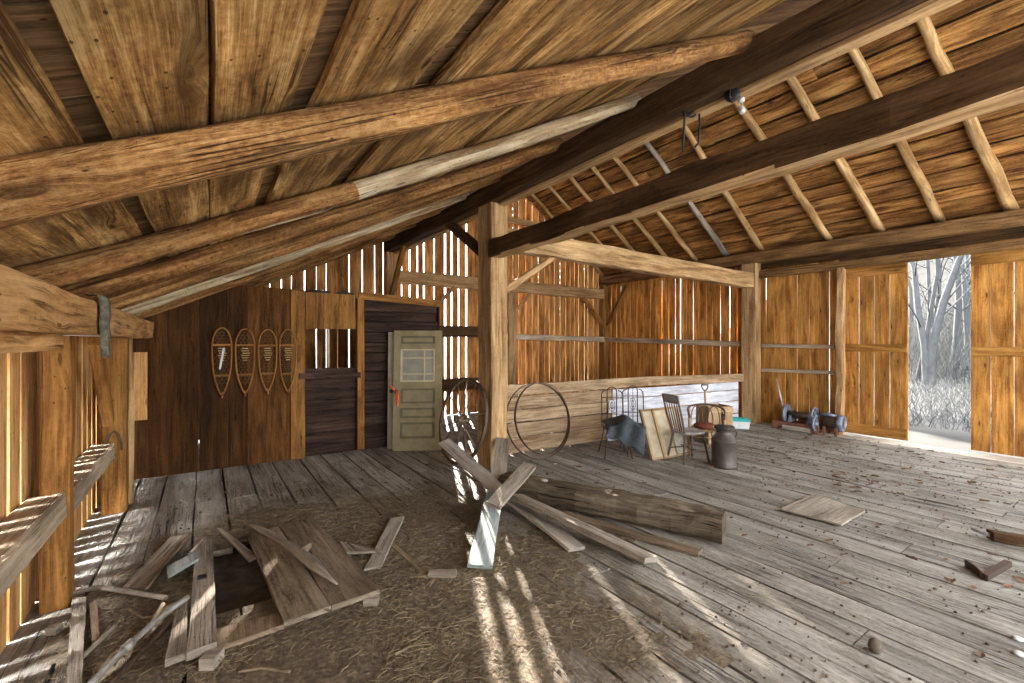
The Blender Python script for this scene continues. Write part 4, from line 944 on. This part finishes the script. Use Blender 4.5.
a_=fl(990,535,.05);b_=fl(1060,546,.05)
mb=MB();mb.board(a_,b_,V((.03,.03,0)),V((0,0,.04)),n=6,jw=.012);o=mb.build('dark_bar',M['darkbeam'],None,(a_.x,a_.y,0));tag(o,'short dark timber bar at the right edge of the floor','timber')
mb=MB();q0=fl(972,529,.04)-o.location;mb.tube([V(o.location)*0+q0,a_-o.location],[.012,.02],n=7);mb.build('tenon_peg',M['steel'],o)
p=fl(875,652);mb=MB();mb.lathe([(.002,0),(.028,.005),(.036,.03),(.03,.06),(.012,.078),(.002,.08)],n=9);o=mb.build('stone',M['stone']);o.location=p;tag(o,'brown pebble standing alone on the right floor boards','stone')
for (u,v,s) in ((1018,640,.03),(1019,655,.03)):
    p=fl(u,v);mb=MB();mb.lathe([(.002,0),(.9*s,.004),(s,.3*s),(.6*s,.6*s),(.002,.7*s)],n=7);o=mb.build('white_scrap',M['white']);o.location=p;tag(o,'white scrap on the boards at the lower right edge, '+('upper' if v<650 else 'lower')+' of two','scrap')
# ------------------------------------------------------------------ HUNG FROM THE ROOF
p=onX(732,86,3.43);p.z=3.74
root=empty('pulley',p,'small black pulley hung under the long dark purlin','pulley')
mb=MB();mb.lathe([(.006,-.02),(.05,-.02),(.055,-.012),(.042,0),(.055,.012),(.05,.02),(.006,.02)],(0,0,0),n=20,ax=(1,.3,0));mb.build('sheave',M['black'],root)
mb=MB();mb.tube([(0,0,-.06),(0.035,0,-.02),(.03,0,.03),(0,0,.06)],.008,n=6);mb.tube([(0,0,-.06),(-0.035,0,-.02),(-.03,0,.03),(0,0,.06)],.008,n=6);mb.build('shell',M['black'],root)
for du,dv,lb in ((741,99,'upper of two milky glass knobs on a cord below the pulley'),(741.5,110,'lower of two milky glass knobs on a cord below the pulley')):
    q=cam_pt(du,dv,3.62);mb=MB();mb.lathe([(.004,-.028),(.022,-.026),(.027,-.012),(.016,0),(.027,.012),(.022,.026),(.004,.028)],n=16,ax=(.2,.5,1));o=mb.build('glass_knob',M['glass']);o.location=q;tag(o,lb,'knob','milky glass knobs under the purlin')
mb=MB();t0=cam_pt(737,84,3.62);mb.tube([p+V((0,0,.05)),cam_pt(741,99,3.62),cam_pt(741.5,113,3.62)],.003,n=5);o=mb.build('cord',M['iron'],None,p);tag(o,'thin cord holding the glass knobs under the pulley','cord')
p=onX(691,110,3.44);p.z=3.78;tq=(p.x*SN+p.y*CS)
root=empty('iron_hook',p,'black iron lifting hook hung from the purlin in front of the rafters','hook')
tl=[cam_pt(u,v,tq)-p for u,v in ((683,152),(684,130),(684.5,110),(690,106.5),(699,104),(699.5,125),(698.5,143),(695,147))]
mb=MB();mb.tube(tl,.009,n=7);mb.build('bail',M['black'],root)
mb=MB();rc=cam_pt(691.5,113,tq)-p;mb.tube([rc+(cr_*math.cos(a)+V((0,0,1))*math.sin(a))*.035 for a in [2*PI*k/18 for k in range(18)]],.008,n=6,closed=True);mb.tube([cam_pt(687,116,tq)-p,rc,cam_pt(697,109,tq)-p],.010,n=6);mb.tube([V((0,0,.03)),rc+V((0,0,.03))],.006,n=5);mb.build('ring',M['black'],root)
# ------------------------------------------------------------------ LEFT WALL THINGS
a=V((-.79,5.30,1.82));b_=V((-.83,6.22,.98))
brace('granary_warm',a,b_,.07,.045,'short diagonal brace from the left eave plate to the farther left post',tone=1.3)
pp=onX(102,316,-.535);mb=MB();rr=[]
for k in range(22):
    q=k/21;y=pp.y+.006*math.sin(q*9);z=2.09-.02*q-.42*max(0,q-.12);x=-.60+.075*min(1,q*6)+.003*math.sin(q*21)
    w=.06*(.95+.12*math.sin(q*5.0))
    rr.append([(x-.012,y-w+.010*mnoise.noise((q*9,1,0)),z),(x+.022,y-w*.6+.012*mnoise.noise((q*9,2,0)),z),(x+.026,y+w*.6+.012*mnoise.noise((q*9,3,0)),z),(x-.012,y+w+.010*mnoise.noise((q*9,4,0)),z)])
mb.loft(rr,smooth=True)
tag(mb.build('old_sacking',M['moss'],None,pp),'strip of grey lint-covered sacking draped over the left eave plate','sacking')
mb=MB();q=onX(83,346,-.66);mb.board((-.78,q.y,1.842),(-.54,q.y+.02,1.838),(0,.10,0),(0,0,.004),n=3);o=mb.build('tin_plate',M['tin'],None,(-.66,q.y,1.84));tag(o,'bent grey tin plate poking out beneath the left eave plate','plate')
hp=[V((-.68,6.245,z)) for z in (0,)]
pts=[onY(u,v,6.24) for u,v in ((105.5,450),(106.5,441),(110,434),(114,431),(118,434),(121,441),(122,450))]
mb=MB();mb.tube(pts,.011,n=8);o=mb.build('rope_hook',M['rust'],None,pts[3]);tag(o,'horseshoe-shaped iron hook on the farther left post','hook')
mb=MB();mb.board((-.70,7.60,.78),(-.70,7.60,1.66),(.075,0,0),(0,.015,0),1.15,n=4,jw=.004);o=mb.build('short_board',M['left'],None,(-.70,7.6,.78));tag(o,'short upright orange board in the corner left of the snowshoes','board')
mb=MB();mb.tube([(-.70,6.50,0.02),(-.69,6.52,.9),(-.71,6.5,1.83)],[.05,.045,.05],n=10,bump=.2);tag(mb.build('pole_prop',M['pole'],None,(-.70,6.5,0)),'slim barked pole propped beside the farther left post','pole')
# dusty lumps on the granary top
for i,(u,v,s,lb) in enumerate(((318,286,.16,'dark dusty bundle on the granary top, left one'),(345,287,.12,'dark dusty bundle on the granary top, right one'))):
    q=onY(u,v,7.9);mb=MB();mb.lathe([(.01,0),(s,.01),(s*1.1,.05),(s*.8,.10),(s*.3,.13),(.01,.135)],n=14,ax=(0,0,1));
    for k,pv in enumerate(mb.v): mb.v[k]=(pv[0]*1.5*(1+.2*mnoise.noise((pv[0]*9,pv[1]*9,i))),pv[1],pv[2]*(1+.4*mnoise.noise((pv[0]*7,pv[1]*7,i+5))))
    o=mb.build('dusty_bundle',M['chips']);o.location=(q.x,7.9,2.5);tag(o,lb,'bundle')
# ------------------------------------------------------------------ STRAW, CHIPS, LEAVES
def scatter_ok(x,y):
    if hole[0]-.05<x<hole[1]+.05 and hole[2]-.1<y<hole[3]+.1: return 0
    d=math.hypot((x-1.1)*.6,(y-3.3)*.46)
    return max(0.02,1.35-d)*(0.55+.9*mnoise.noise((x*1.3,y*1.3,3.0)))
M['chaff']=plain('trodden_chaff',(0.21,0.158,0.10),0.95,c2=(0.062,0.044,0.028),scale=34,bump=1.0,thr=(.33,.68))
mb=MB();st=.045;x0,y0=-.78,.75;nx,ny=int(5.2/st),int(6.6/st)
def hgt(x,y):
    d=math.hypot((x-1.05)*.56,(y-3.2)*.44)
    a=1.16-d+.75*mnoise.noise((x*.9,y*.9,4))+.45*mnoise.noise((x*2.6,y*2.6,7))
    h=.016*min(1.2,a*1.6)+.010*mnoise.noise((x*8,y*8,2))+.006*mnoise.noise((x*21,y*21,2))
    return h-.010
Hh=None;n=0
rs=random.Random(3)
mbc=mb;mb=MB()
while n<15000:
    x=rs.uniform(-.8,4.6);y=rs.uniform(1.0,7.0)
    if rs.random()>scatter_ok(x,y): continue
    a=rs.uniform(0,PI*2);l=rs.uniform(.02,.10)*(0.5+.5*rs.random());w=rs.uniform(.0006,.0016);z=max(.002,hgt(x,y))+rs.uniform(.002,.014)
    d=V((math.cos(a),math.sin(a),rs.uniform(-.12,.2)));s_=V((-math.sin(a),math.cos(a),0))*w;c=V((x,y,z));m=c+d*(l*.5)+V((0,0,.0))+s_*rs.uniform(-6,6)*.6;e=c+d*l;e.z=max(.002,e.z)
    mb.loft([[c-s_,c+s_,c+V((0,0,w*1.6))],[m-s_,m+s_,m+V((0,0,w*1.6))],[e-s_,e+s_,e+V((0,0,w*1.6))]],rs.uniform(.6,1.3),caps=False,ou=0,ov=0);n+=1
tag(mb.build('straw',M['straw']),'loose straw and hay strewn over the middle of the floor','straw',kind='stuff')
mb=MB();n=0
while n<2600:
    x=rs.uniform(-.6,9.6);y=rs.uniform(.6,6.5)
    pr_=.25+.9*max(0,mnoise.noise((x*.9,y*.9,8.0)))+(.35 if x>6 else 0)
    if hole[0]<x<hole[1] and hole[2]<y<hole[3]: continue
    if rs.random()>pr_: continue
    s=rs.uniform(.004,.017)*(1.6 if rs.random()<.05 else 1);a=rs.uniform(0,6.28);c=V((x,y,.002))
    ring=[c+V((math.cos(a+k*1.2566)*s*rs.uniform(.5,1.3),math.sin(a+k*1.2566)*s*rs.uniform(.3,1.0),0)) for k in range(5)]
    top=[c+(q-c)*.5+V((0,0,s*rs.uniform(.3,.8))) for q in ring]
    mb.loft([ring,top],rs.uniform(.6,1.3),ou=0,ov=0);n+=1
tag(mb.build('bark_debris',M['chips']),'dark bark chips and crumbs scattered over the floor boards','debris',kind='stuff')
mb=MB();n=0
while n<300:
    if rs.random()<.12: x,y=fl(858,487).x+rs.gauss(0,.25),fl(858,487).y+rs.gauss(0,.25)
    elif rs.random()<.5: x,y=rs.uniform(7,10.0),rs.uniform(.8,4.5)
    else: x,y=rs.uniform(3,10.0),rs.uniform(.6,5.3)
    s=rs.uniform(.018,.045);a=rs.uniform(0,6.28);d=V((math.cos(a),math.sin(a),0));s_=V((-d.y,d.x,0));c=V((x,y,.012))
    cu=rs.uniform(.1,.5)*s
    rr=[]
    for k in range(5):
        q=k/4;w=s*.55*math.sin(PI*(.08+.86*q));p=c+d*(s*2*(q-.5))
        rr.append([p-s_*w+V((0,0,cu)),p+V((0,0,.0)),p+s_*w+V((0,0,cu*rs.uniform(.3,1))),p+V((0,0,.0012))])
    mb.loft(rr,rs.uniform(.6,1.4),ou=0,ov=0);n+=1
tag(mb.build('fallen_leaves',M['leaf']),'curled brown leaves blown in over the open floor','leaves',kind='stuff')
mb=mbc
Hh=[[hgt(x0+i*st,y0+j*st) for j in range(ny)] for i in range(nx)]
id_={}
for i in range(nx-1):
    for j in range(ny-1):
        xm=x0+(i+.5)*st;ym=y0+(j+.5)*st
        if hole[0]-.06<xm<hole[1]+.06 and hole[2]-.06<ym<hole[3]+.06: continue
        c=[(i,j),(i+1,j),(i+1,j+1),(i,j+1)]
        if max(Hh[a][b] for a,b in c)<.0015: continue
        ix=[]
        for a,b in c:
            if (a,b) not in id_: id_[(a,b)]=len(mb.v);mb.v.append((x0+a*st,y0+b*st,max(-.012,Hh[a][b])))
            ix.append(id_[(a,b)])
        mb.face(tuple(ix),((0,0),(st,0),(st,st),(0,st)),R(.85,1.15),True)
tag(mb.build('chaff',M['chaff']),'trodden brown chaff and soil spread over the middle floor planks','chaff',kind='stuff')
# ------------------------------------------------------------------ OUTSIDE
M['bark']=plain('grey_bark',(0.0125,0.013,0.0135),0.95,c2=(0.0045,0.005,0.0055),scale=7,bump=.5)
M['forest']=plain('leaf_litter',(0.0135,0.0112,0.0080),0.95,c2=(0.0065,0.0055,0.0035),scale=1.4,bump=.4)
M['twig']=plain('twigs',(0.020,0.020,0.019),0.95,c2=(0.009,0.009,0.009),scale=4)
M['fir']=plain('fir_green',(0.03,0.045,0.025),0.9,c2=(0.012,0.02,0.01),scale=4)
def gz(x,y):
    return -.25+.03*(x-10.55)+.012*max(0,x-26)**2
mb=MB();N=24
for i in range(N):
    pass
rows=[]
for i in range(25):
    x=10.55+i*2.4;row=[]
    for j in range(19):
        y=-16+j*2.2;row.append((x,y,gz(x,y)+.12*mnoise.noise((x*.4,y*.4,1))))
    rows.append(row)
mb.loft(rows,closed=False,caps=False,smooth=True)
tag(mb.build('ground_outside',M['forest']),kind='structure')
TL=['big twin-stemmed grey tree seen through the open door']
def tree(x,y,h,r,label,seed,fork=False,grp='bare trees in the wood outside'):
    rt=random.Random(seed);root=empty('bare_tree',(x,y,gz(x,y)-.1),label,'tree',grp)
    mb=MB()
    def limb(p,d,l,r0,lev):
        pts=[p];n=6
        for k in range(n):
            d=(d+V((rt.gauss(0,.10),rt.gauss(0,.10),.03))).normalized();p=p+d*(l/n);pts.append(p)
        (mb if lev==0 else mb2).tube(pts,[r0*(1-.75*k/n) for k in range(n+1)],n=8 if lev==0 else 5,bump=.12 if lev==0 else 0,caps=False)
        if lev<2:
            for k in range(9 if lev==0 else 5):
                q=rt.uniform(.22,.98);i=min(n-1,int(q*n));b0=pts[i].lerp(pts[i+1],q*n-i)
                a=rt.uniform(0,6.28);nd=(V((math.cos(a),math.sin(a),rt.uniform(-.1,.8)))*.8+d*.4).normalized()
                limb(b0,nd,l*rt.uniform(.22,.4)*(1-.3*q),r0*.28*(1-.5*q),lev+1)
    mb2=MB()
    if fork:
        limb(V((-.0,-.0,0)),V((.02,-.10,1)),h,r,0);limb(V((0,.12,0)),V((0,.14,1)),h*.95,r*.85,0)
    else: limb(V((0,0,0)),V((rt.gauss(0,.04),rt.gauss(0,.04),1)),h,r,0)
    mb.build('trunk',M['bark'],root);mb2.build('branches',M['bark'],root)
rt=random.Random(11)
def outpt(u,dist):   # direction through the doorway at distance dist
    r=ray(u,341.5);r=V((r.x,r.y,0)).normalized();return r*dist
T=[(931,24,10,.16,'big forked grey tree left of centre in the doorway',True),(951,26,10,.14,'straight grey tree right of centre in the doorway',False),(941,31,10,.12,'slim tree between the two nearer trunks in the doorway',False),(917,25,9,.10,'thin tree at the left side of the doorway view',False),(963,29,9,.12,'thin tree at the right side of the doorway view',False),
   (924,34,10,.15,'distant trunk left of the forked tree',False),(957,36,10,.15,'distant trunk right of the straight tree',False),(911,38,10,.13,'far trunk by the left door edge',False),(968,40,10,.13,'far trunk by the right door edge',False),(985,30,9,.14,'tree hidden behind the right barn door, seen through its slits',False),(895,30,9,.14,'tree hidden behind the left barn door, seen through its slits',False)]
for i,(u,dist,h,r,lb,fk) in enumerate(T):
    q=outpt(u,dist);tree(q.x,q.y,h,r,lb,100+i,fk)
mb=MB();n=0;rt=random.Random(5)
while n<3400:
    u=rt.uniform(890,990);dist=rt.uniform(14,42);q=outpt(u,dist);x,y=q.x,q.y;z=gz(x,y)
    a=rt.uniform(0,6.28);l=rt.uniform(.2,.6) if dist<24 else rt.uniform(.4,3.4);p=V((x,y,z-.05));d=V((math.cos(a)*.4,math.sin(a)*.4,1)).normalized();pts=[p]
    for k in range(4):
        d=(d+V((rt.gauss(0,.25),rt.gauss(0,.25),rt.gauss(0,.1)))).normalized();p=p+d*l/4;pts.append(p)
    mb.tube(pts,[.010,.008,.007,.005,.003],n=3,smooth=False,caps=False);n+=1
tag(mb.build('undergrowth',M['twig']),'bare twiggy undergrowth of the wood beyond the doorway','undergrowth',kind='stuff')
# firs added behind the gable to keep the low sun off its right part
def fir(x,y,h,r,label,seed):
    rt=random.Random(seed);root=empty('sun_block_fir',(x,y,-.3),label,'tree','firs added behind the gable')
    mb=MB();mb.tube([(0,0,0),(0,0,h*.5),(0,0,h)],[.18,.1,.02],n=8);mb.build('trunk',M['bark'],root)
    mb=MB();z=.6
    while z<h:
        rr_=r*(1-z/h)*rt.uniform(.85,1.15)+.1;n=16
        ring0=[(rr_*math.cos(2*PI*k/n)*(1 if k%2 else .72),rr_*math.sin(2*PI*k/n)*(1 if k%2 else .72),z-rr_*.28*(1 if k%2 else .6)) for k in range(n)]
        mb.loft([ring0,[(rr_*.35*math.cos(2*PI*k/n),rr_*.35*math.sin(2*PI*k/n),z+.12) for k in range(n)],[(.03*math.cos(2*PI*k/n),.03*math.sin(2*PI*k/n),z+.5) for k in range(n)]],caps=False,ou=0,ov=0);z+=.38
    mb.build('needles',M['fir'],root)
for i,(x,y,h,r) in enumerate(((12.3,19.6,13,1.6),(15.1,21.6,14,1.9),(17.9,20.2,13,1.9),(21.6,21.4,13,1.9),(16.3,25.2,14,1.95),(20.1,25.2,14,1.95),(24,25,14,1.95))):
    fir(x,y,h,r,'tall dark fir added outside the slitted gable wall to block the sun',300+i)
# ------------------------------------------------------------------ OUTSIDE AND LIGHT
w=bpy.data.worlds.new('sky');SC.world=w;w.use_nodes=True
nt=w.node_tree;nt.nodes.clear()
out=_n(nt,'ShaderNodeOutputWorld');bg=_n(nt,'ShaderNodeBackground');nt.links.new(bg.outputs[0],out.inputs[0])
bg.inputs[0].default_value=(0.90,0.95,1.0,1)
tc=_n(nt,'ShaderNodeTexCoord');dt=_n(nt,'ShaderNodeVectorMath',operation='DOT_PRODUCT');nt.links.new(tc.outputs['Generated'],dt.inputs[0])
ea=math.radians(53);dt.inputs[1].default_value=(-.964*math.cos(ea),-.267*math.cos(ea),math.sin(ea))   # bright lobe added to the sky, casts the stripes through the left wall
mr=_n(nt,'ShaderNodeMapRange');nt.links.new(dt.outputs['Value'],mr.inputs[0]);mr.inputs[1].default_value=math.cos(math.radians(11));mr.inputs[2].default_value=math.cos(math.radians(5));mr.inputs[3].default_value=3.0;mr.inputs[4].default_value=330.0
nt.links.new(mr.outputs[0],bg.inputs[1])
ld=bpy.data.lights.new('sun','SUN');ld.energy=30;ld.angle=math.radians(0.6);ld.color=(1,.93,.82)
lo=bpy.data.objects.new('sun',ld);COL.objects.link(lo)
az=math.radians(23.8);el=math.radians(18)
d=V((math.sin(az)*math.cos(el),math.cos(az)*math.cos(el),math.sin(el)))   # towards the sun
lo.rotation_euler=d.to_track_quat('Z','Y').to_euler();lo.location=d*30
cd=bpy.data.cameras.new('camera');cd.lens=16.0;cd.sensor_width=36.0;cd.clip_start=.03
co=bpy.data.objects.new('camera',cd);COL.objects.link(co);co.location=(0,0,H)
co.rotation_euler=(math.radians(90),0,-TH)
cd.lens=F*36.0/1024.0
SC.camera=co
vs=SC.view_settings;vs.view_transform='Standard';vs.look='None';vs.gamma=1;vs.use_curve_mapping=False;vs.exposure=1.5
SC.cycles.max_bounces=10;SC.cycles.diffuse_bounces=6;SC.cycles.sample_clamp_indirect=8
